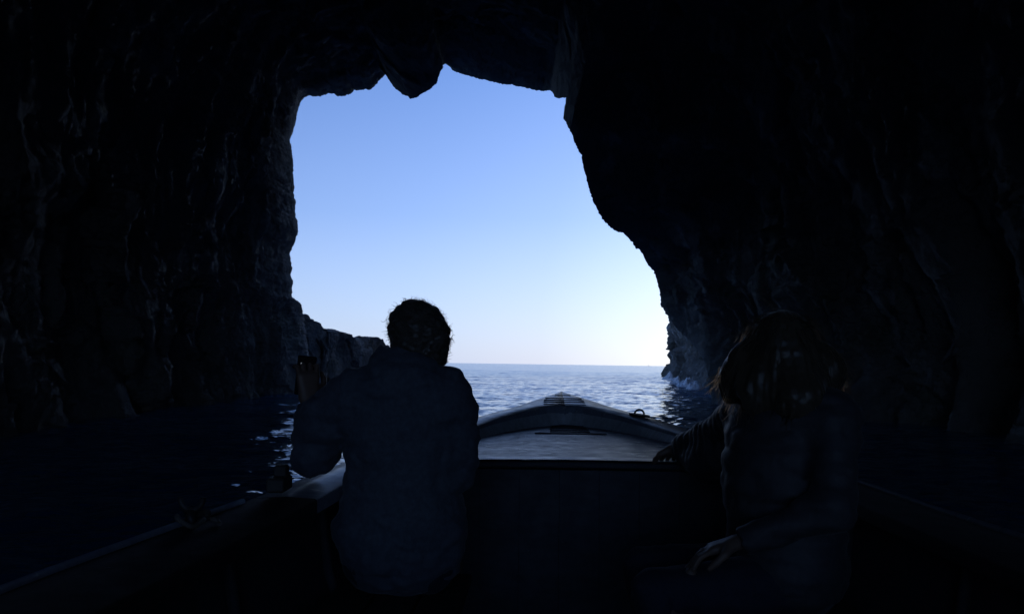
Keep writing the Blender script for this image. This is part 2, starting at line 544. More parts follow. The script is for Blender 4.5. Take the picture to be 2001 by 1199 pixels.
def build_cave():
    keys = np.array(LEFT + BOSS + RIGHT, float)
    keys[:, 2] *= np.interp(keys[:, 0], [570, 757, 870, 1075, 1115, 1400], [1.2, 1.13, 1.0, 0.95, 0.86, 0.84])
    seg = np.r_[0, np.cumsum(np.hypot(*np.diff(keys[:, :2], axis=0).T) + 0.6 * np.abs(np.diff(keys[:, 2])))]
    nu = 1500
    s = np.linspace(0, seg[-1], nu)
    ring = np.stack([np.interp(s, seg, keys[:, k]) for k in range(3)], 1)
    # small roughness of the lip, in metres-scale steps along the outline
    q = np.stack([s / 14, s * 0 + 3.1, s * 0], 1)
    tang = np.gradient(ring[:, :2], axis=0)
    tang /= np.linalg.norm(tang, axis=1)[:, None] + 1e-9
    nrm = np.stack([tang[:, 1], -tang[:, 0]], 1)
    rough = 1.5 * fbm(q, 4, 5, gain=0.7) + 1.2 * vnoise(q * 3.1, 9) + 1.0 * vnoise(q * 6.3, 10) * (vnoise(q * 0.7, 12) > -0.2)
    ring[:, :2] += nrm * rough[:, None]
    mouth = np.array([P(*r) for r in ring])
    mouth[:, 2] = np.maximum(mouth[:, 2], -2.5)
    c0 = np.array([0.6, 3.0])
    ang = np.arctan2(mouth[:, 2] - c0[1], mouth[:, 0] - c0[0])

    def section(xl, xr, zt, e=2.6):
        ca, sa = np.cos(ang), np.sin(ang)
        ax_ = np.where(ca < 0, c0[0] - xl, xr - c0[0])
        az = np.where(sa < 0, 6.0, zt - c0[1])
        r = (np.abs(ca / ax_) ** e + np.abs(sa / az) ** e) ** (-1 / e)
        return c0[0] + r * ca, c0[1] + r * sa
    guides = []
    # outer face first: from the sea side to the lip
    rad = np.stack([np.cos(ang), np.sin(ang)], 1)
    def outer(d, y):
        g = mouth.copy()
        g[:, 0] += rad[:, 0] * d
        g[:, 2] += rad[:, 1] * d
        g[:, 1] += y
        return g
    guides = [(outer(70, -34), 10), (outer(22, -5), 12), (outer(6, 2.5), 12), (outer(1.6, 2.0), 12), (outer(0.25, 0.6), 8), (mouth, 0)]
    # inside: lip -> throat -> hall -> added rear opening
    n_out = sum(g[1] for g in guides)
    lip = mouth.copy(); x1, z1 = section(-7.8, 8.4, 11.6)
    t1 = 0.10
    lip[:, 0] = mouth[:, 0] + (x1 - mouth[:, 0]) * 0.22 ; lip[:, 2] = mouth[:, 2] + (z1 - mouth[:, 2]) * 0.22
    lip[:, 1] = mouth[:, 1] - 1.6
    thr = mouth.copy(); thr[:, 0] = mouth[:, 0] * 0.35 + x1 * 0.65; thr[:, 2] = mouth[:, 2] * 0.35 + z1 * 0.65; thr[:, 1] = mouth[:, 1] * 0.45 + 9.5
    hx, hz = section(-7.1, 9.5, 12.2)
    hall = np.stack([hx, np.full(nu, 8.0), hz], 1)
    hx, hz = section(-7.6, 9.8, 12.6)
    hall2 = np.stack([hx, np.full(nu, -5.0), hz], 1)
    hx, hz = section(-4.4, 5.8, 5.8, 2.0)      # added unseen opening behind the boat, lets sky light fill the cave
    end = np.stack([hx, np.full(nu, -9.0), hz], 1)
    hx, hz = section(-5.2, 6.6, 6.6, 2.0)
    tip = np.stack([hx, np.full(nu, -13.0), hz], 1)
    guides[-1] = (mouth, 20)
    guides += [(lip, 110), (thr, 170), (hall, 110), (hall2, 20), (end, 14), (tip, 1)]
    rows, sdist = [], []
    for k in range(len(guides) - 1):
        a, n = guides[k]; b = guides[k + 1][0]
        for j in range(n):
            w = j / n
            rows.append(a + (b - a) * w)
    rows.append(guides[-1][0])
    V = np.stack(rows, 1)                      # nu x nv x 3
    nv = V.shape[1]
    m0 = n_out
    # soften kinks along the tunnel, keeping the lip
    keep = V[:, m0].copy()
    for _ in range(14):
        V[:, 1:-1] = 0.5 * V[:, 1:-1] + 0.25 * (V[:, :-2] + V[:, 2:])
        V[:, m0] = keep
    du = np.gradient(V, axis=0); dv = np.gradient(V, axis=1)
    nn = np.cross(du, dv); nn /= np.linalg.norm(nn, axis=-1)[..., None] + 1e-9
    out = np.zeros_like(V); out[..., 0] = rad[:, 0][:, None]; out[..., 2] = rad[:, 1][:, None]
    d0 = np.linalg.norm(V - V[:, m0:m0+1], axis=-1)
    amp = smooth(0.0, 3.0, d0)
    amp2 = smooth(0.0, 0.8, d0)
    big = fbm(V / 5.5, 3, 21)
    flute = fbm(V * np.array([0.35, 1.05, 0.16]) + np.array([0, 0.25 * 1, 0]) + 0.35 * fbm(V / 3.0, 2, 44)[..., None], 3, 31, ridged=True)
    blocks = fbm(V / 1.6, 4, 51, ridged=True, gain=0.55)
    wv = V + 0.5 * np.stack([fbm(V / 1.3, 3, 501), fbm(V / 1.3, 3, 502), fbm(V / 1.3, 3, 503)], -1)
    fac = 0.42 * facets(wv * np.array([0.30, 0.42, 0.24]), 601) + 0.17 * facets(wv * np.array([0.9, 1.1, 0.6]), 611)
    wv2 = V + 0.18 * np.stack([fbm(V / 0.5, 2, 504), fbm(V / 0.5, 2, 505), fbm(V / 0.5, 2, 506)], -1)
    fac2 = 0.07 * facets(wv2 * np.array([2.4, 2.8, 1.9]), 621)
    fine = fbm(V / 0.42, 4, 61, gain=0.7)
    D = amp * (0.60 + 0.80 * big - (0.45 + 0.35 * smooth(2.0, 6.0, V[..., 0])) * flute + fac) + amp2 * (0.10 - 0.10 * blocks + fac2) - 0.05 * fine * amp2
    D = np.where(d0 < 3.0, np.maximum(D, -0.02 * d0), D)
    V = V + out * D[..., None]
    # bedding and pits seen along the wall, pushed along the surface normal
    V = V + nn * (amp2 * 0.07 * fbm(V / 0.7, 4, 71, gain=0.65))[..., None]
    o = mesh_obj('cave', V.reshape(-1, 3), grid_faces(nu, nv)[:, ::-1], M_ROCK)
    tag(o, 'dark rough limestone cave with a ragged opening onto the sea', None, kind='structure')
build_cave()

# ------------------------------------------------------------------ headland to the right, outcrop to the left
def build_cliff():
    foot = np.array([(9.2, 36), (9.9, 42), (10.9, 50), (12.8, 62), (14.7, 74), (16.7, 86), (19, 92), (30, 96), (52, 88), (64, 66), (60, 40), (34, 33), (14, 33)], float)
    foot = np.vstack([foot, foot[:1]])
    seg = np.r_[0, np.cumsum(np.linalg.norm(np.diff(foot, axis=0), axis=1))]
    s = np.concatenate([np.linspace(0, seg[5], 330, endpoint=False), np.linspace(seg[5], seg[8], 120, endpoint=False), np.linspace(seg[8], seg[-1], 90, endpoint=False)])
    q = np.stack([np.interp(s, seg, foot[:, k]) for k in (0, 1)], 1)
    for _ in range(4):
        q = 0.5 * q + 0.25 * (np.roll(q, 1, 0) + np.roll(q, -1, 0))
    zs = np.concatenate([np.linspace(-2, 14, 130, endpoint=False), np.linspace(14, 37, 40)])
    nu, nv = len(q), len(zs) + 6
    V = np.zeros((nu, nv, 3))
    ce = q.mean(0)
    for j, z in enumerate(zs):
        lean = 1 - 0.05 * smooth(20, 37, z) * 4
        V[:, j, :2] = ce + (q - ce) * lean
        V[:, j, 2] = z
    # slight undercut at the water and a step
    for j in range(6):
        V[:, len(zs) + j, :2] = ce + (V[:, len(zs) - 1, :2] - ce) * (1 - (j + 1) / 6.0)
        V[:, len(zs) + j, 2] = zs[-1] + 1.0 * (j + 1)
    ou = V[:, :1, :2] - ce
    nn = np.zeros_like(V)
    tg = np.roll(q, -1, 0) - np.roll(q, 1, 0)
    nr = np.stack([tg[:, 1], -tg[:, 0]], 1); nr /= np.linalg.norm(nr, axis=1)[:, None]
    if ((q - ce) * nr).sum() < 0: nr = -nr
    nn[..., :2] = nr[:, None, :]
    z = V[..., 2]
    D = 1.0 * fbm(V / 7, 3, 81) + 0.8 * fbm(V * np.array([0.5, 0.5, 0.12]), 3, 91, ridged=True) * smooth(1.0, 5, z) + 0.45 * fbm(V / 1.5, 4, 101, ridged=True) + 0.12 * fbm(V / 0.5, 3, 103)
    D += 0.5 * facets((V + 0.6 * fbm(V / 1.5, 2, 511)[..., None]) * np.array([0.35, 0.35, 0.25]), 631) + 0.18 * facets(V * np.array([1.1, 1.1, 0.8]), 641)
    D += 0.35 * smooth(2.2, -0.5, z) - 0.75
    V = V + nn * D[..., None]
    F = grid_faces(nu, nv, wrap_u=True)
    o = mesh_obj('cliff', V.reshape(-1, 3), F, M_CLIFF, loc=(ce[0], ce[1], 0))
    tag(o, 'pale weathered sea cliff just outside the cave, waves breaking at its foot', 'cliff')
build_cliff()

def build_outcrop():
    keys = np.array([(560, 608, 40), (588, 612, 41), (599, 624, 41.5), (606, 631, 42), (613, 636, 42.5), (625, 640, 43), (640, 643, 43.5), (648, 642, 44),
                     (656, 646, 44), (668, 649, 44.5), (678, 653, 45), (685, 659, 45.5), (689, 664, 46), (696, 659, 47), (705, 656, 47.5), (714, 657, 48),
                     (718, 660, 48.2), (724, 657, 48.5), (736, 658, 49), (744, 663, 49.5), (750, 672, 50), (760, 684, 51), (780, 700, 52), (805, 722, 53), (830, 745, 54)], float)
    seg = np.r_[0, np.cumsum(np.hypot(*np.diff(keys[:, :2], axis=0).T))]
    nu, nv = 330, 150
    s = np.linspace(0, seg[-1], nu)
    cr = np.array([P(*[np.interp(t, seg, keys[:, k]) for k in range(3)]) for t in s])
    w = np.linspace(-1, 1, nv)
    V = np.zeros((nu, nv, 3))
    h = cr[:, 2][:, None] + 1.5
    prof = 1 - np.abs(w) ** 2.6
    V[..., 2] = -1.5 + h * prof[None]
    dirw = np.sign(w) * (np.abs(w) ** 1.1)
    width = 2.2 + 0.35 * h
    V[..., 0] = cr[:, 0][:, None] + dirw[None] * width * 0.35
    V[..., 1] = cr[:, 1][:, None] + dirw[None] * width
    D = (0.35 * fbm(V / 2.2, 3, 111) - 0.30 * fbm(V * np.array([0.9, 0.9, 0.28]), 3, 121, ridged=True) + 0.16 * fbm(V / 0.7, 4, 131, ridged=True) + 0.05 * fbm(V / 0.25, 3, 133))
    D += 0.30 * facets((V + 0.4 * fbm(V / 1.2, 2, 512)[..., None]) * np.array([0.6, 0.6, 0.4]), 651) + 0.10 * facets(V * np.array([1.8, 1.8, 1.2]), 661)
    edge = smooth(0.03, 0.35, np.abs(w))[None]
    V[..., 1] -= D * edge * -np.sign(w)[None]
    V[..., 0] += 0.5 * D * edge
    V[..., 2] += 0.05 * fbm(V / 0.4, 3, 141) * (1 - edge) + 0.25 * D * edge
    o = mesh_obj('rock_outcrop', V.reshape(-1, 3), grid_faces(nu, nv), M_OUTCROP, loc=(cr[nu // 2, 0], cr[nu // 2, 1], 0))
    tag(o, 'low rocky outcrop in the sea with two rounded lumps at its end', 'rock')
build_outcrop()

# ------------------------------------------------------------------ the boat
YAW0, YAW1 = 0.16, 0.037           # centreline x = YAW0 + YAW1 * t
def cx(t): return YAW0 + YAW1 * np.asarray(t, float)
T_H = [-2.8, -2.0, -1.0, 0.0, 1.0, 1.7, 2.4, 2.8, 3.1, 3.6, 4.0, 4.5, 4.75, 5.05, 5.35, 5.6, 5.85, 6.02, 6.15]
V_H = [0.80, 0.98, 1.15, 1.22, 1.22, 1.17, 1.02, 0.95, 0.895, 0.79, 0.70, 0.58, 0.50, 0.375, 0.26, 0.172, 0.09, 0.04, 0.0]
T_G = [-2.8, 0, 1.7, 2.4, 3.0, 3.4, 4.0, 4.5, 5.0, 5.3, 5.6, 6.15]
V_G = [0.42, 0.47, 0.45, 0.42, 0.388, 0.37, 0.347, 0.325, 0.292, 0.270, 0.244, 0.209]
T_I = [-2.8, 0.0, 1.5, 2.0, 2.5, 3.2, 3.8, 4.2, 4.6, 4.9, 5.1, 5.2, 5.25, 5.27]
V_I = [0.60, 1.0, 0.95, 0.89, 0.83, 0.745, 0.63, 0.53, 0.42, 0.30, 0.185, 0.11, 0.05, 0.0]
def sm_interp(t, T, Vv):
    t = np.asarray(t, float)
    r = 0
    for k, wt in ((-0.12, 0.25), (0, 0.5), (0.12, 0.25)):
        r = r + wt * np.interp(t + k, T, Vv)
    return r
def half(t):
    t = np.asarray(t, float); return np.where(t > 5.9, np.interp(t, T_H, V_H), sm_interp(t, T_H, V_H))
def gz(t): return CAM[2] - sm_interp(t, T_G, V_G)
def inner(t): return np.interp(t, T_I, V_I)
DECK_T0, DECK_Z = 3.25, CAM[2] - 0.391

boat = thing('rowing_boat', 'wooden passenger boat with blue-grey gunwales and worn grey foredeck, bow pointing out to sea', 'boat', (float(cx(0)), 0, 0))

def strip(ts, rows, flip=False, closed=False):
    """rows: list of functions t -> (s, z); lofts a surface along the boat"""
    V = np.array([[(float(cx(t)) + r(t)[0], t, r(t)[1]) for r in rows] for t in ts])
    F = grid_faces(len(ts), len(rows))
    return V.reshape(-1, 3), F[:, ::-1] if flip else F

def build_boat():
    ts = np.concatenate([np.linspace(-2.8, 4.4, 60), np.linspace(4.45, 6.15, 50)])
    # outer hull, port keel starboard in one skin
    def o(f, z):                       # fraction of the beam, mix of keel and gunwale height
        return lambda t: (f * float(half(t)), (1 - z) * (-0.32 + 0.32 * max(0, (t - 4.6) / 1.55) ** 2) + z * (float(gz(t)) - 0.03))
    prof = [(-1, 1), (-0.985, .8), (-0.95, .55), (-0.86, .32), (-0.6, .13), (-0.3, .04), (0, 0), (0.3, .04), (0.6, .13), (0.86, .32), (0.95, .55), (0.985, .8), (1, 1)]
    v, f = strip(ts, [o(a, b) for a, b in prof])
    mesh_obj('hull', v, f, M_HULL, boat)
    # inner lining (sides and floor) from the stern to the bulkhead
    ti = np.linspace(-2.75, DECK_T0 + 0.03, 60)
    FL = 0.10
    ins = []
    for sgn in (-1, 1):
        rows = [lambda t, s=sgn: (s * (float(half(t)) - 0.05), float(gz(t)) - 0.045), lambda t, s=sgn: (s * (float(half(t)) * 0.965 - 0.05), 0.45),
                lambda t, s=sgn: (s * (float(half(t)) * 0.90 - 0.05), 0.28), lambda t, s=sgn: (s * (float(half(t)) * 0.74), FL + 0.02), lambda t, s=sgn: (s * 0.0, FL)]
        v, f = strip(ti, rows, flip=sgn < 0)
        ins.append((v, f))
    vv = np.vstack([ins[0][0], ins[1][0]]); ff = np.vstack([ins[0][1], ins[1][1] + len(ins[0][0])])
    mesh_obj('inner_lining', vv, ff, M_INNER, boat)
    # floor boards
    fb = MB()
    for k in range(7):
        s = (k - 3) * 0.145
        for t0, t1 in ((-1.6, 0.6), (0.61, 3.2)):
            tm = (t0 + t1) / 2
            fb.box((float(cx(tm)) + s, tm, FL + 0.025), (0.135, t1 - t0, 0.02), bevel=0.004)
    fb.build('floor_boards', M_BENCH, boat)
    # gunwale cap: top, outer edge and inner edge, each side, meeting at the stem
    tc = np.concatenate([np.linspace(-2.8, 4.2, 70), np.linspace(4.22, 5.27, 60), np.linspace(5.3, 6.17, 40)])
    TH = 0.045
    for sgn in (-1, 1):
        def so(t): return sgn * (float(half(min(t, 6.15))) + 0.022)
        def si(t):
            if t >= 5.27: return 0.0
            return sgn * float(inner(t))
        def crown(t): return float(gz(t))
        rows = [lambda t: (si(t), crown(t) - TH), lambda t: (si(t), crown(t) - 0.006), lambda t: (si(t) + sgn * (0.006 if t < 5.27 else 0.0), crown(t) + 0.006 * float(smooth(5.0, 5.35, t))),
                lambda t: (0.5 * (si(t) + so(t)), crown(t) + 0.004), lambda t: (so(t) - sgn * 0.010, crown(t)), lambda t: (so(t), crown(t) - 0.010),
                lambda t: (so(t), crown(t) - TH), lambda t: (si(t), crown(t) - TH)]
        tb = 2.45 if sgn < 0 else 3.15  # aft of this split the same cap takes the painted-in shade
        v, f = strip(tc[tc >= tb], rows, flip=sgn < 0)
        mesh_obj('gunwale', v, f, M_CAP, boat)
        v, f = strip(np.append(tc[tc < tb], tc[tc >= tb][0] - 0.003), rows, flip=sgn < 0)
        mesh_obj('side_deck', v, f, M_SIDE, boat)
        m = MB()
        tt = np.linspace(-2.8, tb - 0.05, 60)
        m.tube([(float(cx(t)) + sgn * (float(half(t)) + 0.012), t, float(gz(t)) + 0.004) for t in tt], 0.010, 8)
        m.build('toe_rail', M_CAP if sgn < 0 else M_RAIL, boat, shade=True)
    # rubbing strake outside
    for sgn in (-1, 1):
        m = MB()
        tt = np.linspace(-2.8, 6.12, 80)
        m.tube([(float(cx(t)) + sgn * (float(half(t)) + 0.012), t, float(gz(t)) - 0.13) for t in tt], 0.022, 8)
        m.build('rubbing_strake', M_CAP, boat, shade=True)
    # coaming: dark upstand from the gunwale's inner edge down to the foredeck
    tk = np.concatenate([np.linspace(DECK_T0, 4.2, 24), np.linspace(4.25, 5.27, 50)])
    for sgn in (-1, 1):
        rows = [lambda t: (sgn * (float(inner(t)) + 0.012), float(gz(t)) - 0.012),
                lambda t: (sgn * max(0, float(inner(t)) - 0.01), 0.5 * (float(gz(t)) + DECK_Z)),
                lambda t: (sgn * max(0, float(inner(t)) - 0.03), DECK_Z - 0.01)]
        v, f = strip(tk, rows, flip=sgn > 0)
        mesh_obj('coaming', v, f, M_COAM, boat)
    # foredeck, cambered
    td = np.concatenate([np.linspace(DECK_T0, 4.2, 20), np.linspace(4.25, 5.2, 24)])
    fr = np.linspace(-1, 1, 21)
    V = np.array([[(float(cx(t)) + a * (float(inner(t)) - 0.01), t, DECK_Z + 0.012 * (1 - a * a) - 0.004) for a in fr] for t in td])
    mesh_obj('foredeck', V.reshape(-1, 3), grid_faces(len(td), len(fr))[:, ::-1], M_DECK, boat)
    # nosing and bulkhead
    nb = MB()
    nose = [(float(cx(DECK_T0)) + a * 0.74, DECK_T0 - 0.008, DECK_Z + 0.012 * (1 - a * a) - 0.019) for a in np.linspace(-1, 1, 17)]
    nb.tube(nose, 0.014, 8)
    nb.build('deck_nosing', M_INNER, boat, shade=True)
    v, f = strip(np.linspace(DECK_T0, DECK_T0 + 0.10, 6), [lambda t, a=a: (a * (float(inner(t)) - 0.02), DECK_Z + 0.012 * (1 - a * a) + 0.001) for a in np.linspace(-1, 1, 21)], flip=True)
    mesh_obj('deck_edge_board', v, f, M_EDGE, boat)
    bk = MB()
    for k in range(9):
        s = (k - 4) * 0.16
        zb = 0.13 + 0.25 * max(0, abs(s) - 0.45)
        bk.box((float(cx(3.26)) + s, 3.275, (zb + DECK_Z - 0.03) / 2), (0.1594, 0.03, DECK_Z - 0.03 - zb), bevel=0.0012)
    bk.build('bulkhead', M_INNER, boat)
    # anti-slip strips on the bow cap and on the foredeck
    for t, hw in ((5.33, 0.14), (5.45, 0.14), (5.55, 0.138), (5.66, 0.128), (5.86, 0.058)):
        m = MB()
        z = float(gz(t)) + 0.0046
        slope = (float(gz(t + 0.05)) - float(gz(t - 0.05))) / 0.1
        m.box((float(cx(t)), t, z), (2 * hw, 0.022, 0.006), ax=[(1, 0, 0), (0, 1, slope), (0, -slope, 1)], bevel=0.003)
        m.build('tread_strip', M_RUBBER, boat)
    for t, hw in ((4.50, 0.20), (4.63, 0.115), (4.76, 0.115), (4.89, 0.11), (5.02, 0.10)):
        m = MB()
        m.box((float(cx(t)) + 0.01, t, DECK_Z + 0.0105), (2 * hw, 0.035, 0.005), bevel=0.003)
        m.build('tread_strip', M_RUBBER, boat)
    # mooring ring on the starboard bow: oval plate, stirrup and pin
    t = 4.82; s = 0.43; z = float(gz(t)) + 0.004
    m = MB()
    a = np.array([-0.55, 0.83, 0.05]); a /= np.linalg.norm(a)
    c = np.array([float(cx(t)) + s, t, z])
    sd = np.array([0.83, 0.55, 0])
    ring = []
    for k in range(20):
        w = 2 * math.pi * k / 20
        ring.append(c + a * 0.085 * math.cos(w) + sd * 0.035 * math.sin(w))
    top = [p + np.array([0, 0, 0.012]) for p in ring]
    m.add(ring + top, [tuple(range(19, -1, -1)), tuple(range(20, 40))] + [(k, (k+1) % 20, 20 + (k+1) % 20, 20 + k) for k in range(20)])
    cl = m.build('mooring_cleat', M_METAL, boat)
    m = MB()
    cs = np.array([1.0, 0.0, 0])
    m.tube([c + cs * 0.028 * math.cos(w) + np.array([0, 0, 0.012 + 0.027 * math.sin(w)]) for w in np.linspace(0, math.pi, 14)], 0.006, 8)
    m.build('stirrup', M_METAL, cl, shade=True)
    # thole block and post on the port gunwale, oarlock further aft with a rope grommet
    t, s = 2.52, -0.965
    m = MB(); z = float(gz(t)) + 0.004
    m.box((float(cx(t)) + s, t, z + 0.03), (0.055, 0.10, 0.045), bevel=0.006)
    m.box((float(cx(t)) + s, t + 0.02, z + 0.065), (0.038, 0.038, 0.04), bevel=0.005)
    m.build('thole_block', M_BENCH, boat)
    t, s = 2.10, -1.055
    m = MB(); z = float(gz(t)) + 0.004
    m.tube([(float(cx(t)) + s, t, z), (float(cx(t)) + s, t, z + 0.045)], [0.016, 0.012], 10)
    m.tube([(float(cx(t)) + s + 0.030 * math.cos(w), t, z + 0.074 + 0.032 * math.sin(w)) for w in np.linspace(-3.2, 0.05, 16)], 0.007, 8)
    rl = m.build('oarlock', M_METAL, boat, shade=True)
    m = MB()
    m.tube([(float(cx(t)) + s + (0.035 + 0.006 * math.sin(3 * w)) * math.cos(w), t + 0.05 * math.sin(w), z + 0.02 + 0.012 * math.sin(2 * w)) for w in np.linspace(0, 4 * math.pi, 40)], 0.007, 6)
    m.tube([(float(cx(t)) + s + 0.03, t + 0.02, z + 0.02), (float(cx(t)) + s + 0.06, t + 0.03, z + 0.010), (float(cx(t)) + s + 0.075, t + 0.0, z + 0.008)], 0.006, 6)
    m.build('grommet', M_ROPE, rl, shade=True)
    # side benches on legs
    for sgn in (-1, 1):
        m = MB()
        for k in range(3):
            s = 0.46 + 0.145 * k
            t0, t1 = -1.4, (2.86 if k < 3 else 2.5)
            lim = float(half(t1)) * 0.95 - 0.06
            tm = (t0 + t1) / 2
            m.box((float(cx(tm)) + sgn * min(s, lim - 0.07), tm, 0.405), (0.135, t1 - t0, 0.03),
                  ax=[(1, -YAW1, 0), (YAW1, 1, 0), (0, 0, 1)], bevel=0.006)
        bo = m.build('bench', M_BENCH, boat)
        m = MB()
        for t in (-1.0, 0.6, 2.75):
            m = MB()
            m.box((float(cx(t)) + sgn * 0.6, t, 0.255), (0.36, 0.035, 0.27), bevel=0.004)
            m.build('support', M_INNER, bo)
    # ribs inside the hull
    for sgn in (-1, 1):
        for t in np.arange(-2.2, 3.1, 0.55):
            m = MB()
            pts = [(float(cx(t)) + sgn * (float(half(t)) - 0.06), t, float(gz(t)) - 0.05), (float(cx(t)) + sgn * (float(half(t)) * 0.965 - 0.06), t, 0.45),
                   (float(cx(t)) + sgn * (float(half(t)) * 0.90 - 0.06), t, 0.28), (float(cx(t)) + sgn * float(half(t)) * 0.72, t, 0.13)]
            m.tube(pts, 0.018, 6)
            m.build('rib', M_INNER, boat, shade=True)
    # transom
    t = -2.8; h = float(half(t)); m = MB()
    pr = [(a * h, (1 - b) * -0.32 + b * (float(gz(t)) - 0.03)) for a, b in prof]
    front = [(float(cx(t)) + s, t - 0.002, z) for s, z in pr]; back = [(x, y - 0.05, z) for x, y, z in front]
    n = len(pr)
    m.add(front + back, [tuple(range(n)), tuple(range(2 * n - 1, n - 1, -1))] + [(k, k + n, (k + 1) % n + n, (k + 1) % n) for k in range(n)])
    m.build('transom', M_HULL, boat)
build_boat()

# ------------------------------------------------------------------ people
def wrinkle(scale, amp, seed):
    def f(X):
        return amp * fbm(X * np.array(scale), 3, seed, ridged=True)
    return f

def hand_prims(b, wrist, fdir, up, side, curl=0.5, size=1.0, thumb_side=1, spread=0.10):
    """palm, four jointed fingers and a thumb; fdir points along the fingers, up out of the back of the hand, side towards the little finger"""
    fdir, up, side = [np.array(q, float) / np.linalg.norm(q) for q in (fdir, up, side)]
    w = np.array(wrist, float)
    L = 0.088 * size
    k = 0.012
    for a in (-0.032, -0.011, 0.011, 0.030):
        b.cap(w + fdir * 0.012 + side * a * 0.55, w + fdir * L + side * a * size, 0.0155 * size, 0.0125 * size, 0.02)
    lens = [(0.042, 0.026, 0.020), (0.046, 0.030, 0.021), (0.043, 0.028, 0.021), (0.034, 0.022, 0.018)]
    for j, a in enumerate((-0.032, -0.011, 0.011, 0.030)):
        p = w + fdir * L + side * a * size
        d = fdir + side * spread * (j - 1.5)
        ang = 0.0
        for q, ln in enumerate(lens[j]):
            ang += curl * (0.55, 0.95, 0.6)[q] * (1 + 0.12 * math.sin(j * 2.1 + q))
            dd = d * math.cos(ang) - up * math.sin(ang)
            dd /= np.linalg.norm(dd)
            e = p + dd * ln * size
            r = (0.0098, 0.0086, 0.0076)[q] * size
            b.cap(p, e, r, r * 0.9, 0.006)
            p = e
    t0 = w + fdir * 0.028 - side * 0.028
    t1 = t0 + (fdir * 0.5 - side * 0.75 - up * 0.25) * 0.045
    t2 = t1 + (fdir * 0.85 - side * 0.25 - up * (0.2 + 0.5 * curl)) * 0.034
    t3 = t2 + (fdir * 0.9 + side * 0.05 - up * (0.2 + 0.6 * curl)) * 0.026
    b.cap(t0, t1, 0.017, 0.0125, 0.015); b.cap(t1, t2, 0.0115, 0.0105, 0.006); b.cap(t2, t3, 0.0102, 0.0085, 0.006)

def head_prims(b, c, face, up=(0, 0, 1), s=1.0):
    """skull, jaw, nose, brows, lips, ears; face = direction the person looks"""
    f = np.array(face, float); f /= np.linalg.norm(f)
    u = np.array(up, float); u -= f * (u @ f); u /= np.linalg.norm(u)
    r = np.cross(f, u)
    rot = np.array([r, f, u])
    c = np.array(c, float)
    at = lambda x, y, z: c + s * (r * x + f * y + u * z)
    b.ell(at(0, -0.012, 0.022), np.array([0.074, 0.094, 0.092]) * s, rot, 0.02)
    b.ell(at(0, 0.028, -0.045), np.array([0.058, 0.062, 0.068]) * s, rot, 0.03)
    b.ell(at(0, 0.062, -0.090), np.array([0.024, 0.020, 0.020]) * s, rot, 0.03)          # chin
    b.cap(at(0, 0.082, 0.012), at(0, 0.104, -0.030), 0.009 * s, 0.013 * s, 0.014)        # nose
    b.cap(at(-0.040, 0.074, 0.022), at(0.040, 0.074, 0.022), 0.010 * s, 0.010 * s, 0.016) # brow
    for x in (-1, 1):
        b.ell(at(x * 0.032, 0.070, 0.002), np.array([0.013, 0.012, 0.010]) * s, rot, 0.006)  # eyes
        b.ell(at(x * 0.040, 0.060, -0.030), np.array([0.020, 0.020, 0.020]) * s, rot, 0.02)  # cheeks
        b.ell(at(x * 0.079, -0.010, -0.010), np.array([0.011, 0.020, 0.032]) * s, rot, 0.008) # ears
        b.cap(at(x * 0.012, 0.012, -0.10), at(x * 0.03, -0.02, -0.06), 0.03 * s, 0.035 * s, 0.03)
    b.cap(at(-0.018, 0.086, -0.058), at(0.018, 0.086, -0.058), 0.007 * s, 0.007 * s, 0.007)  # lips
    b.cap(at(-0.015, 0.084, -0.069), at(0.015, 0.084, -0.069), 0.007 * s, 0.007 * s, 0.007)
    return at

def strands(mb, roots, dirs, length, curl, rad, seg=9, grav=0.0, seed=0, wave=0.0, drift=(0, 0, 0)):
    rg = np.random.default_rng(seed)
    for p, d in zip(roots, dirs):
        p = np.array(p, float); d = np.array(d, float); d /= np.linalg.norm(d) + 1e-9
        ax_ = rg.normal(size=3); ax_ /= np.linalg.norm(ax_)
        L = length * rg.uniform(0.5, 1.35)
        cu = curl * rg.uniform(0.2, 1.4)
        pts = [p]
        for k in range(seg):
            R = Matrix.Rotation(cu / seg, 3, Vector(ax_))
            d = np.array(R @ Vector(d)) + np.array([0, 0, -grav / seg]) + np.array(drift) / seg + wave * rg.normal(size=3) / seg
            d /= np.linalg.norm(d)
            pts.append(pts[-1] + d * L / seg)
        mb.tube(pts, np.linspace(rad, rad * 0.35, seg + 1), 4, cap=False)

def clip_polys(V, Q, keep):
    m = keep(V)
    q = Q[m[Q].all(1)]
    used = np.unique(q)
    re = np.full(len(V), -1); re[used] = np.arange(len(used))
    return V[used], re[q]

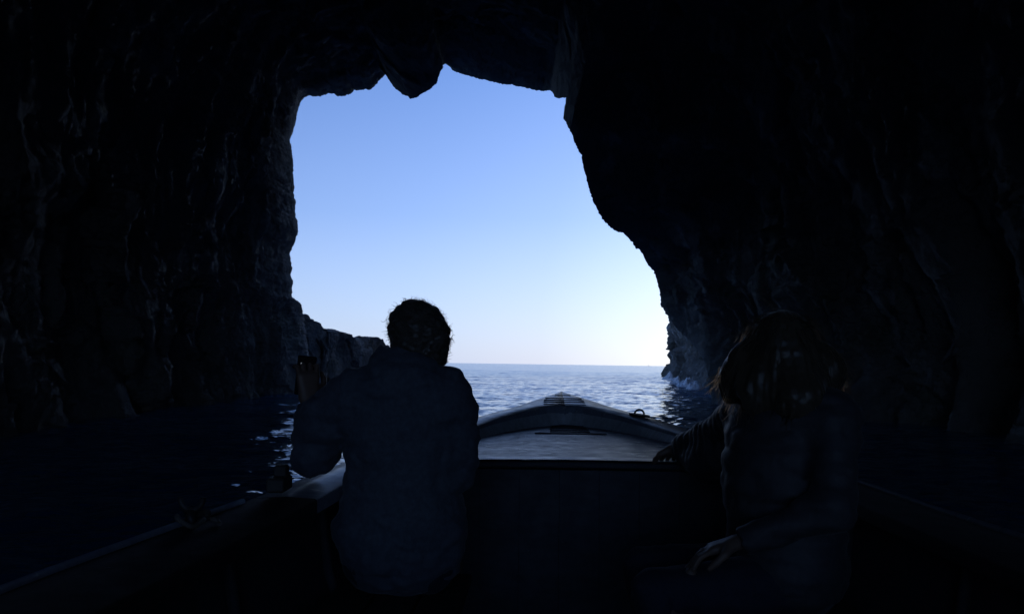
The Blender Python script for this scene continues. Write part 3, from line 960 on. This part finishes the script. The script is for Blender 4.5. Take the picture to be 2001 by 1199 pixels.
def build_man():
    o = np.array([-0.345, 2.62, 0.42])
    man = thing('person', 'seated person seen from behind in a dark jacket, short curly hair, left hand raised', 'person', o)
    X0 = -0.345
    head_c = np.array([-0.318, 2.70, 1.222])
    # ---- joints
    shL, shR = np.array([-0.515, 2.63, 1.035]), np.array([-0.195, 2.63, 1.045])
    elL = np.array([-0.655, 2.73, 0.845]); wrL = np.array([-0.722, 2.885, 0.988])
    elR = np.array([-0.172, 2.66, 0.80]); wrR = np.array([-0.235, 2.89, 0.68])
    hipL, hipR = np.array([-0.435, 2.63, 0.51]), np.array([-0.255, 2.63, 0.51])
    knL, knR = np.array([-0.445, 3.05, 0.53]), np.array([-0.225, 3.05, 0.53])
    anL, anR = np.array([-0.43, 3.03, 0.20]), np.array([-0.23, 3.05, 0.20])
    # ---- body
    b = Body(0.03)
    head_prims(b, head_c, (-0.22, 0.97, -0.08))
    b.cap(head_c + np.array([0.0, -0.03, -0.06]), (-0.335, 2.62, 1.07), 0.055, 0.062, 0.04)
    def torso(q, g=0.0):
        q.ell((X0, 2.64, 0.56), (0.165 + g, 0.125 + g, 0.12 + g), k=0.06)
        q.ell((X0, 2.65, 0.72), (0.150 + g, 0.115 + g, 0.16 + g), k=0.08)
        q.ell((X0, 2.645, 0.92), (0.165 + g, 0.120 + g, 0.17 + g), k=0.08)
        q.cap(shL * 0.88 + shR * 0.12, shR * 0.88 + shL * 0.12, 0.06 + g, 0.06 + g, 0.06)
    torso(b)
    b.cap((-0.335, 2.63, 1.10), shL, 0.05, 0.05, 0.06); b.cap((-0.335, 2.63, 1.10), shR, 0.05, 0.05, 0.06)
    b.chain([shL, elL], [0.050, 0.041]); b.chain([elL, wrL], [0.040, 0.027])
    b.chain([shR, elR], [0.050, 0.041]); b.chain([elR, wrR], [0.040, 0.027])
    hd = np.array([-0.05, 0.10, 0.95])
    hand_prims(b, wrL + np.array([-0.004, 0.01, 0.02]), hd, (0.55, -0.83, 0.1), (-0.83, -0.55, 0.0), curl=0.75)
    hand_prims(b, wrR + np.array([-0.01, 0.02, -0.01]), (-0.25, 0.9, -0.35), (0.1, 0.35, 0.93), (0.93, 0.25, -0.1), curl=0.35)
    for h, k, a in ((hipL, knL, anL), (hipR, knR, anR)):
        b.chain([h, k], [0.085, 0.058]); b.chain([k, (k + a) / 2 + np.array([0, -0.02, 0.03]), a], [0.056, 0.052, 0.036])
        b.cap(a, a + np.array([0, -0.01, -0.04]), 0.036, 0.036); b.cap(a + np.array([0, -0.03, -0.045]), a + np.array([0, 0.14, -0.055]), 0.034, 0.026)
    V, Q = b.mesh(0.0065)
    mesh_obj('body', V, Q, M_SKIN, man)
    # ---- jacket
    j = Body(0.04)
    torso(j, 0.035)
    j.ell((X0, 2.63, 0.63), (0.20, 0.165, 0.17), k=0.06)
    j.cap((-0.335, 2.635, 1.085), shL, 0.062, 0.066, 0.05); j.cap((-0.335, 2.635, 1.085), shR, 0.062, 0.064, 0.05)
    j.chain([shL, (shL + elL) / 2 + np.array([-0.015, 0, 0.02]), elL], [0.076, 0.086, 0.072], 0.04); j.chain([elL, wrL + np.array([0.0, 0, -0.015])], [0.072, 0.046], 0.04)
    j.chain([shR, (shR + elR) / 2 + np.array([0.012, 0, 0.0]), elR], [0.062, 0.068, 0.058], 0.03); j.chain([elR, wrR], [0.056, 0.040], 0.03)
    j.cap((-0.340, 2.61, 1.09), (-0.335, 2.65, 1.140), 0.088, 0.088, 0.03)                        # collar
    j.ell((-0.345, 2.555, 1.085), (0.115, 0.05, 0.060), k=0.04)                                 # folded hood
    j.cap((-0.410, 2.60, 1.13), (-0.425, 2.64, 1.185), 0.030, 0.022, 0.03)
    wr = lambda X: 0.016 * fbm(X * np.array([7, 7, 13]), 3, 201, ridged=True) + 0.006 * fbm(X * 26, 2, 205) - 0.006
    def cut(X):
        # open the collar around the neck and the cuffs at the wrists
        d1 = 0.066 - np.linalg.norm((X - np.array([-0.322, 2.665, 1.20])) / np.array([1, 1, 1.15]), axis=-1)
        d2 = 0.040 - np.linalg.norm(X - (wrL + np.array([-0.004, 0.01, 0.035])), axis=-1)
        d3 = 0.040 - np.linalg.norm(X - (wrR + (wrR - elR) / np.linalg.norm(wrR - elR) * 0.04), axis=-1)
        return np.maximum(np.maximum(d1, d2), d3)
    V, Q = j.mesh(0.009, disp=wr, cut=cut)
    mesh_obj('jacket', V, Q, M_JACKET, man)
    # ---- trousers and shoes
    t = Body(0.03)
    t.ell((X0, 2.64, 0.525), (0.185, 0.145, 0.105), k=0.05)
    for h, k, a in ((hipL, knL, anL), (hipR, knR, anR)):
        t.chain([h, k], [0.098, 0.072]); t.chain([k, a + np.array([0, 0, 0.0])], [0.070, 0.056])
    V, Q = t.mesh(0.010, disp=lambda X: 0.012 * fbm(X * np.array([9, 9, 12]), 3, 211, ridged=True))
    mesh_obj('trousers', V, Q, M_DENIM, man)
    for a in (anL, anR):
        s = Body(0.02)
        s.cap(a + np.array([0, -0.03, -0.045]), a + np.array([0, 0.145, -0.052]), 0.043, 0.035); s.cap(a, a + np.array([0, -0.01, -0.04]), 0.045, 0.046)
        zf = 0.137
        V, Q = s.mesh(0.008, cut=lambda X: zf - X[..., 2])
        mesh_obj('shoe', V, Q, M_SHOE, man)
    # ---- hair: a cap of short curls
    f = np.array([-0.22, 0.97, -0.08]); f /= np.linalg.norm(f)
    h = Body(0.02)
    h.ell(head_c + np.array([0.0, -0.016, 0.036]), (0.090, 0.106, 0.092), k=0.02)
    h.ell(head_c + np.array([0.018, -0.045, -0.010]), (0.090, 0.072, 0.085), k=0.03)
    h.ell(head_c + np.array([0.062, -0.035, -0.020]), (0.038, 0.055, 0.062), k=0.03)
    cut = lambda X: np.minimum((X - (head_c + f * 0.055)) @ f + 0.35 * ((head_c[2] + 0.07) - X[..., 2]), 0.06 - (X[..., 2] - head_c[2]) * 0 + (X - (head_c + f * 0.055)) @ f)
    V, Q = h.mesh(0.005, disp=lambda X: 0.012 * fbm(X * 40, 3, 221, gain=0.65) + 0.010 * fbm(X * 15, 2, 222) - 0.005, cut=cut)
    m = MB()
    nrm = V - (head_c + np.array([0.005, -0.015, 0.01]))
    nrm /= np.linalg.norm(nrm, axis=1)[:, None]
    ok = np.where((V[:, 2] > head_c[2] - 0.075) & ((V - head_c) @ f < 0.075))[0]
    rg = np.random.default_rng(3)
    pick = rg.choice(ok, 1800)
    dirs = nrm[pick] + rg.normal(size=(len(pick), 3)) * 2.4
    strands(m, V[pick] - nrm[pick] * 0.003, dirs, 0.021, 4.0, 0.0008, 7, seed=4, wave=0.4)
    top = ok[(V[ok, 2] > head_c[2] + 0.05) | (V[ok, 0] > head_c[0] + 0.055)]
    pick = rg.choice(top, 70)
    dirs = nrm[pick] + rg.normal(size=(len(pick), 3)) * 1.0
    strands(m, V[pick], dirs, 0.036, 7.5, 0.0010, 12, seed=6, wave=0.6)
    n0 = len(V)
    vv = np.vstack([V, np.array(m.v)])
    ff = [tuple(int(k) for k in q) for q in Q] + [tuple(k + n0 for k in q) for q in m.f]
    add_slot(mesh_obj('hair', vv, ff, M_HAIR, man), M_STRAND, len(Q))
    # ---- the phone in the raised hand
    hc = wrL + np.array([-0.004, 0.01, 0.02]) + hd / np.linalg.norm(hd) * 0.088
    hdn = hd / np.linalg.norm(hd)
    un = np.array([0.55, -0.83, 0.1]); un /= np.linalg.norm(un)
    pc = hc + hdn * 0.004 - un * 0.026
    z_ = np.array([0.06, 0.06, 0.99]); z_ /= np.linalg.norm(z_)
    y_ = -un - z_ * (-un @ z_); y_ /= np.linalg.norm(y_)
    x_ = np.cross(y_, z_)
    ax_ = np.array([x_, y_, z_])
    ph = thing('mobile_phone', 'small dark phone held up in the raised left hand, a sliver of its screen lit', 'phone', pc)
    m = MB(); m.box(pc, (0.070, 0.008, 0.142), ax=ax_, bevel=0.003); m.build('case', M_PHONE, ph)
    fc = pc - y_ * 0.0042                                # the face turned to the man
    ray = P(591.5, 712, 1.0) - CAM
    hit = CAM + ray * (((fc - CAM) @ y_) / (ray @ y_))
    ca, sa = math.cos(0.6), math.sin(0.6)
    m = MB(); m.box(hit - y_ * 0.0006, (0.017, 0.001, 0.0045), ax=[x_ * ca - z_ * sa, y_, x_ * sa + z_ * ca]); m.build('lit_screen', M_SCREEN, ph)
    m = MB(); m.box(pc + y_ * 0.0046 + z_ * 0.05 - x_ * 0.018, (0.022, 0.0022, 0.022), ax=ax_, bevel=0.001); m.build('lens', M_PHONE, ph)
build_man()

def build_woman():
    o = np.array([0.86, 2.52, 0.42])
    wo = thing('person', 'person with long windblown hair in a dark quilted jacket, one hand on the foredeck', 'person', o)
    head_c = np.array([0.840, 2.53, 1.205])
    face = np.array([-0.45, 0.87, -0.08])
    shR, shL = np.array([0.785, 2.70, 1.00]), np.array([0.95, 2.37, 0.995])
    elR = np.array([0.735, 2.945, 0.90]); wrR = np.array([0.672, 3.165, 0.845])
    elL = np.array([0.90, 2.27, 0.76]); wrL = np.array([0.68, 2.33, 0.66])
    hipR, hipL = np.array([0.83, 2.62, 0.51]), np.array([0.84, 2.43, 0.51])
    knR, knL = np.array([0.43, 2.60, 0.51]), np.array([0.425, 2.37, 0.505])
    anR, anL = np.array([0.47, 2.60, 0.19]), np.array([0.46, 2.36, 0.19])
    b = Body(0.03)
    head_prims(b, head_c, face, s=0.95)
    b.cap(head_c + np.array([0.01, -0.03, -0.06]), (0.865, 2.515, 1.04), 0.048, 0.055, 0.04)
    def torso(q, g=0.0):
        q.ell((0.85, 2.525, 0.55), (0.135 + g, 0.165 + g, 0.12 + g), k=0.06)
        q.ell((0.865, 2.53, 0.72), (0.115 + g, 0.135 + g, 0.16 + g), k=0.08)
        q.ell((0.855, 2.53, 0.90), (0.125 + g, 0.150 + g, 0.16 + g), k=0.08)
        q.cap(shL * 0.86 + shR * 0.14, shR * 0.86 + shL * 0.14, 0.055 + g, 0.055 + g, 0.06)
    torso(b)
    nk = np.array([0.865, 2.52, 1.06])
    b.cap(nk, shL, 0.045, 0.046, 0.06); b.cap(nk, shR, 0.045, 0.046, 0.06)
    b.chain([shL, elL], [0.046, 0.038]); b.chain([elL, wrL], [0.037, 0.025])
    b.chain([shR, elR], [0.046, 0.038]); b.chain([elR, wrR], [0.037, 0.025])
    hand_prims(b, wrR + np.array([-0.006, 0.016, -0.012]), (-0.30, 0.88, -0.38), (-0.12, 0.38, 0.92), (0.93, 0.30, 0.0), curl=0.30, size=0.95, spread=0.16)
    hand_prims(b, wrL + np.array([-0.02, 0.004, -0.006]), (-0.93, 0.2, -0.3), (-0.3, 0.1, 0.95), (0.2, 0.95, 0), curl=0.4, size=0.92)
    for h, k, a in ((hipL, knL, anL), (hipR, knR, anR)):
        b.chain([h, k], [0.082, 0.054]); b.chain([k, (k + a) / 2 + np.array([0.02, 0, 0.03]), a], [0.052, 0.050, 0.033])
        b.cap(a, a + np.array([0.01, 0, -0.04]), 0.033, 0.033); b.cap(a + np.array([0.03, 0, -0.04]), a + np.array([-0.13, 0, -0.048]), 0.031, 0.024)
    V, Q = b.mesh(0.0065)
    mesh_obj('body', V, Q, M_SKIN, wo)
    j = Body(0.04)
    torso(j, 0.045)
    j.ell((0.80, 2.53, 0.80), (0.13, 0.16, 0.17), k=0.06)
    j.cap(nk + np.array([0, 0, -0.02]), shL, 0.062, 0.068, 0.05); j.cap(nk + np.array([0, 0, -0.02]), shR, 0.062, 0.070, 0.05)
    j.chain([shR, elR], [0.074, 0.060], 0.03); j.chain([elR, wrR], [0.058, 0.044], 0.03)
    j.cap((0.75, 2.86, 0.83), (0.725, 2.96, 0.80), 0.072, 0.068, 0.05); j.cap((0.725, 2.96, 0.80), (0.682, 3.12, 0.80), 0.066, 0.046, 0.05)   # loose sleeve
    j.chain([shL, elL], [0.070, 0.060], 0.03); j.chain([elL, wrL], [0.058, 0.042], 0.03)
    j.cap((0.865, 2.50, 1.05), (0.85, 2.51, 1.10), 0.080, 0.078, 0.03)
    armd = (wrR - elR) / np.linalg.norm(wrR - elR)
    def disp(X):
        q = 0.008 * fbm(X * np.array([9, 9, 15]), 3, 231, ridged=True) - 0.002
        u = (X - shR) @ (wrR - shR) / np.linalg.norm(wrR - shR)
        arm = np.linalg.norm(np.cross(X - shR, (wrR - shR) / np.linalg.norm(wrR - shR)), axis=-1) < 0.14
        quilt = 0.0045 * np.abs(np.sin(u * math.pi / 0.045 + 0.8 * fbm(X * 9, 2, 233)))
        body = 0.006 * np.abs(np.sin(X[..., 2] * math.pi / 0.075))
        return q + np.where(arm & (u > 0.0), quilt * -1 + 0.004, body * -1 + 0.003)
    def cut(X):
        d1 = 0.062 - np.linalg.norm((X - np.array([0.85, 2.515, 1.17])) / np.array([1, 1, 1.2]), axis=-1)
        d2 = 0.042 - np.linalg.norm(X - (wrR + armd * 0.045), axis=-1)
        d3 = 0.040 - np.linalg.norm(X - (wrL + (wrL - elL) / np.linalg.norm(wrL - elL) * 0.04), axis=-1)
        return np.maximum(np.maximum(d1, d2), d3)
    V, Q = j.mesh(0.008, disp=disp, cut=cut)
    mesh_obj('jacket', V, Q, M_JACKET2, wo)
    t = Body(0.03)
    t.ell((0.845, 2.525, 0.52), (0.155, 0.185, 0.10), k=0.05)
    for h, k, a in ((hipL, knL, anL), (hipR, knR, anR)):
        t.chain([h, k], [0.094, 0.067]); t.chain([k, a], [0.065, 0.045])
    V, Q = t.mesh(0.009, disp=lambda X: 0.012 * fbm(X * np.array([12, 9, 9]), 3, 241, ridged=True))
    mesh_obj('trousers', V, Q, M_DENIM, wo)
    for a in (anL, anR):
        s = Body(0.02)
        s.cap(a + np.array([0.03, 0, -0.04]), a + np.array([-0.135, 0, -0.046]), 0.040, 0.033); s.cap(a, a + np.array([0.01, 0, -0.04]), 0.042, 0.043)
        V, Q = s.mesh(0.008, cut=lambda X: 0.137 - X[..., 2])
        mesh_obj('shoe', V, Q, M_SHOE, wo)
    # hair: a loose mass over head and shoulders plus many long wavy strands
    h = Body(0.03)
    h.ell(head_c + np.array([0.004, -0.02, 0.034]), (0.098, 0.106, 0.092), k=0.03)
    h.ell(head_c + np.array([0.00, -0.05, -0.04]), (0.115, 0.08, 0.10), k=0.04)
    h.chain([head_c + np.array([-0.075, 0.0, -0.0]), P(1458, 700, 2.52), P(1438, 738, 2.54), P(1424, 772, 2.56)], [0.045, 0.044, 0.040, 0.022], 0.03)
    h.chain([head_c + np.array([0.08, -0.02, -0.03]), P(1606, 700, 2.47), P(1627, 716, 2.46), P(1622, 732, 2.46)], [0.05, 0.044, 0.030, 0.026], 0.03)
    h.chain([head_c + np.array([0.02, -0.09, -0.03]), head_c + np.array([0.02, -0.13, -0.15]), head_c + np.array([0.02, -0.14, -0.26])], [0.06, 0.07, 0.045], 0.04)
    h.ell(P(1462, 745, 2.53), (0.075, 0.06, 0.075), k=0.05)
    h.ell(P(1590, 735, 2.47), (0.085, 0.06, 0.080), k=0.05)
    h.ell(P(1520, 770, 2.45), (0.12, 0.05, 0.09), k=0.05)
    f = face / np.linalg.norm(face)
    rgt = np.cross(f, [0, 0, 1]); rgt /= np.linalg.norm(rgt)
    def cut(X):
        Y = X - (head_c + f * 0.075)
        return 0.062 - np.linalg.norm(np.stack([Y @ rgt, Y @ f * 0.8, (Y[..., 2] + 0.02) * 0.75], -1), axis=-1)
    def lock(X):
        a = np.arctan2(X[..., 1] - head_c[1], X[..., 0] - head_c[0])
        return 0.007 * fbm(np.stack([a * 7, X[..., 2] * 9, X[..., 0] * 9], -1), 3, 251, ridged=True) + 0.003 * fbm(X * 60, 2, 255)
    V, Q = h.mesh(0.006, disp=lock, cut=cut)
    m = MB()
    rg = np.random.default_rng(11)
    c = head_c + np.array([0, -0.02, 0])
    nrm = V - c; nrm /= np.linalg.norm(nrm, axis=1)[:, None]
    down = np.array([0, 0, -1.0])
    ok = np.where((V[:, 2] > head_c[2] - 0.22) & ((V - head_c) @ f < 0.07))[0]
    pick = rg.choice(ok, 1700)
    tang = down - nrm[pick] * (nrm[pick] @ down)[:, None]
    sidew = np.sign(V[pick, 0] - head_c[0])[:, None] * np.array([0.35, 0, 0])
    dirs = tang + sidew + nrm[pick] * 0.10 + rg.normal(size=(len(pick), 3)) * 0.16
    strands(m, V[pick] - nrm[pick] * 0.004, dirs, 0.075, 0.9, 0.0009, 9, grav=0.9, seed=12, wave=0.7)
    # flyaway locks on the bow side and the curl on the right
    for k in range(80):
        w = rg.uniform(0, 1)
        px = np.interp(w, [0, .3, .6, 1], [1470, 1440, 1415, 1400]) + rg.normal() * 5
        py = np.interp(w, [0, .3, .6, 1], [650, 695, 722, 745]) + rg.normal() * 5
        p = P(px, py, 2.53 + rg.normal() * 0.02)
        strands(m, [p], [np.array([-0.40, 0.1, -0.85]) + rg.normal(size=3) * 0.22], 0.065, 1.9, 0.0011, 10, grav=0.6, seed=100 + k, wave=1.0)
    for k in range(110):
        w = rg.uniform(0, 1)
        p = P(np.interp(w, [0, 1], [1610, 1640]) + rg.normal() * 6, np.interp(w, [0, 1], [680, 708]) + rg.normal() * 5, 2.45 + rg.normal() * 0.02)
        strands(m, [p], [np.array([0.75, 0.05, -0.35]) + rg.normal(size=3) * 0.2], 0.075, 2.4, 0.0011, 10, grav=1.4, seed=300 + k, wave=0.6)
    n0 = len(V)
    vv = np.vstack([V, np.array(m.v)])
    ff = [tuple(int(k) for k in q) for q in Q] + [tuple(k + n0 for k in q) for q in m.f]
    add_slot(mesh_obj('hair', vv, ff, M_HAIR2, wo), M_STRAND2, len(Q))
build_woman()

# ------------------------------------------------------------------ the sea
def build_sea():
    r1 = 0.6 * (1.0055 ** np.arange(0, int(math.log(140 / 0.6) / math.log(1.0055))))
    r2 = np.geomspace(r1[-1] * 1.01, 30000, 150)
    r = np.concatenate([[0.02], r1, r2])
    a_f = np.linspace(math.radians(-42), math.radians(42), 520)
    a_b = np.linspace(math.radians(42), math.radians(318), 90)[1:-1]
    a = np.concatenate([a_f, a_b])
    A, R = np.meshgrid(a, r, indexing='ij')
    X = R * np.sin(A); Y = R * np.cos(A)
    rg = np.random.default_rng(5)
    Z = np.zeros_like(X)
    ph = np.stack([X, Y, np.zeros_like(X)], -1)
    warp = fbm(ph / 6.0, 2, 301) * 0.9
    fade0 = lambda lam: np.clip(1.4 - R * 1.15e-2 * 0.9 / lam * 0.5, 0, 1)
    outside = 0.85 + 0.15 * smooth(12, 34, Y)
    lam = 0.38
    for k in range(36):
        L = 0.30 * (1.115 ** k)
        th = rg.normal() * (1.5 if L < 3 else 0.9) + math.radians(200)
        amp = 0.0070 * L ** 0.5 * rg.uniform(0.6, 1.2)
        amp *= 1.15 if L < 1.6 else (0.75 if L < 4 else 0.5)
        kx, ky = math.sin(th) * 2 * math.pi / L, math.cos(th) * 2 * math.pi / L
        p = kx * X + ky * Y + rg.uniform(0, 6.28) + warp * (1.2 + 2.0 / L)
        s = np.sin(p)
        gate = 0.55 + 0.45 * np.sin(p * 0.13 + X * 0.11 * (k % 3) + k)
        Z += amp * fade0(L) * gate * (s + 0.25 * np.cos(2 * p))
    Z *= outside
    # sheltered beside the boat, swell rising where it meets the cliff
    Z *= 0.7 + 0.3 * smooth(2.0, 7, R)
    d = np.hypot(X - 12.0, (Y - 60) * 0.35)
    Z += 0.20 * np.exp(-(d / 4.5) ** 2) * (0.6 + 0.7 * np.sin(0.9 * X + 0.55 * Y + 1.1 * warp))
    Z *= (R < 4000)
    V = np.stack([X, Y, Z], -1)
    F = grid_faces(len(a), len(r), wrap_u=True)
    o = mesh_obj('sea', V.reshape(-1, 3), F, M_WATER)
    tag(o, 'blue rippled sea outside turning dark inside the cave', None, kind='structure')
build_sea()

# ------------------------------------------------------------------ foam at the cliff foot
def build_foam():
    Vs, Fs, n = [], [], 0
    rg = np.random.default_rng(8)
    for (px, py, D, w, dpt, h) in ((1311, 741, 58, 0.7, 1.6, 0.62), (1320, 743, 55, 0.7, 1.4, 0.5), (1328, 745, 52, 0.5, 1.0, 0.35), (1303, 739, 61, 0.6, 1.6, 0.3), (1316, 746, 52, 0.6, 0.5, 0.12), (1345, 754, 45, 0.8, 0.9, 0.42), (1335, 755, 46, 0.6, 0.7, 0.2), (1357, 758, 42, 0.5, 0.6, 0.28)):
        c = P(px, py, D); c[2] = 0.0
        nu, nv = 64, 40
        U, W = np.meshgrid(np.linspace(-1, 1, nu), np.linspace(-1, 1, nv), indexing='ij')
        X = c[0] + U * w; Y = c[1] + W * dpt
        q = np.stack([X, Y, np.zeros_like(X)], -1)
        edge = np.clip(1 - U ** 2 - W ** 2, 0, 1) ** 0.6
        Z = -0.25 + (h + 0.3) * edge * (0.72 + 0.45 * fbm(q * 1.8, 4, 401, ridged=True) + 0.28 * fbm(q * 7, 4, 402, gain=0.7))
        Vs.append(np.stack([X, Y, Z], -1).reshape(-1, 3)); Fs.append(grid_faces(nu, nv) + n); n += nu * nv
    o = mesh_obj('foam', np.vstack(Vs), np.vstack(Fs), M_FOAM)
    tag(o, 'white foam of waves breaking against the foot of the cliff', 'foam', kind='stuff')
build_foam()

# ------------------------------------------------------------------ a vessel far out on the horizon
def build_vessel():
    D = 5000
    c = P(1267.6, 714, D); c[2] = 0
    t = thing('sailing_boat', 'tiny sailing boat on the horizon close to the edge of the cliff', 'boat', c)
    m = MB()
    n = 9
    sec = []
    for k in range(n):
        u = -1 + 2 * k / (n - 1)
        w = 1.5 * (1 - abs(u) ** 2.2)
        x = c[0] + u * 5.0
        sec += [(x, c[1] - w, 1.1 + 0.3 * u * u), (x, c[1] - w * 0.7, 0.0), (x, c[1] + w * 0.7, 0.0), (x, c[1] + w, 1.1 + 0.3 * u * u)]
    fs = []
    for k in range(n - 1):
        for j in range(3):
            fs.append((4*k+j, 4*k+j+1, 4*k+4+j+1, 4*k+4+j))
        fs.append((4*k+3, 4*k, 4*k+4, 4*k+7))
    m.add(sec, fs); m.build('hull', M_HULL, t)
    m = MB(); m.tube([(c[0], c[1], 0.8), (c[0], c[1], 9.5)], [0.12, 0.07], 8); m.build('mast', M_METAL, t)
    m = MB(); a = np.array([c[0] - 0.2, c[1], 2.0]); bq = np.array([c[0] - 3.6, c[1] + 0.4, 2.1]); d = np.array([c[0] - 0.15, c[1], 9.2])
    off = np.array([0, 0.06, 0]); mid = (a + bq + d) / 3 + np.array([0, 0.5, 0])
    m.add([a, bq, d, mid, a + off, bq + off, d + off, mid + off], [(0, 1, 3), (1, 2, 3), (2, 0, 3), (5, 4, 7), (6, 5, 7), (4, 6, 7)]); m.build('sail', M_SAIL, t)
build_vessel()

# ------------------------------------------------------------------ light
SUN_EL, SUN_AZ = math.radians(27), math.radians(46)      # azimuth clockwise from +Y (straight out of the cave)
world = bpy.data.worlds.new('World')
scene.world = world
world.use_nodes = True
nt = world.node_tree
bg = nt.nodes['Background']
sky = nt.nodes.new('ShaderNodeTexSky')
sky.sky_type = 'NISHITA'
sky.sun_disc = False
sky.sun_elevation = SUN_EL
sky.sun_rotation = SUN_AZ
sky.altitude = 0
sky.air_density = 1.0
sky.dust_density = 1.0
sky.ozone_density = 2.5
# thin sea haze low over the horizon, then a cool white balance, both by true direction
tc = nt.nodes.new('ShaderNodeTexCoord')
sx = nt.nodes.new('ShaderNodeSeparateXYZ')
nt.links.new(tc.outputs['Generated'], sx.inputs[0])
hz = ramp(nt, [(0.0, (0.62,) * 3), (0.06, (0.50,) * 3), (0.18, (0.22,) * 3), (0.42, (0, 0, 0))])
nt.links.new(sx.outputs['Z'], hz.inputs['Fac'])
mt = N(nt, 'ShaderNodeMix', data_type='RGBA', blend_type='MULTIPLY')
mt.inputs[0].default_value = 1.0
mt.inputs[7].default_value = (0.64, 0.94, 1.52, 1)
nt.links.new(sky.outputs[0], mt.inputs[6])
mh = N(nt, 'ShaderNodeMix', data_type='RGBA')
nt.links.new(hz.outputs['Color'], mh.inputs[0])
nt.links.new(mt.outputs[2], mh.inputs[6])
# the haze glows towards the sun's side of the horizon
sd = N(nt, 'ShaderNodeVectorMath', operation='DOT_PRODUCT')
nt.links.new(tc.outputs['Generated'], sd.inputs[0])
sd.inputs[1].default_value = (math.sin(SUN_AZ), math.cos(SUN_AZ), 0)
hg = ramp(nt, [(0.0, (4.0, 5.2, 8.2)), (0.60, (8.2, 9.0, 12.0)), (0.72, (9.8, 10.0, 12.2)), (0.83, (14.0, 13.8, 14.2)), (1.0, (20, 19, 18))])
nt.links.new(sd.outputs['Value'], hg.inputs['Fac'])
nt.links.new(hg.outputs['Color'], mh.inputs[7])
nt.links.new(mh.outputs[2], bg.inputs[0])
bg.inputs[1].default_value = 0.10

sl = bpy.data.lights.new('sun', 'SUN')
sl.energy = 4.0
sl.angle = math.radians(0.53)
sl.color = (1.0, 0.95, 0.88)
so = bpy.data.objects.new('sun', sl)
COL.objects.link(so)
dv = Vector((math.sin(SUN_AZ) * math.cos(SUN_EL), math.cos(SUN_AZ) * math.cos(SUN_EL), math.sin(SUN_EL)))
so.rotation_euler = dv.to_track_quat('Z', 'Y').to_euler()
so.location = (40, 60, 60)

vs = scene.view_settings
scene.display_settings.display_device = 'sRGB'
vs.view_transform = 'Standard'
vs.look = 'None'
vs.gamma = 1
vs.use_curve_mapping = False
vs.exposure = 0.0

cy = scene.cycles
cy.max_bounces = 12
cy.diffuse_bounces = 10
cy.glossy_bounces = 4
cy.caustics_reflective = True
cy.caustics_refractive = False
cy.sample_clamp_indirect = 4.0
cy.use_denoising = True
try:
    cy.denoiser = 'OPENIMAGEDENOISE'
except Exception:
    pass
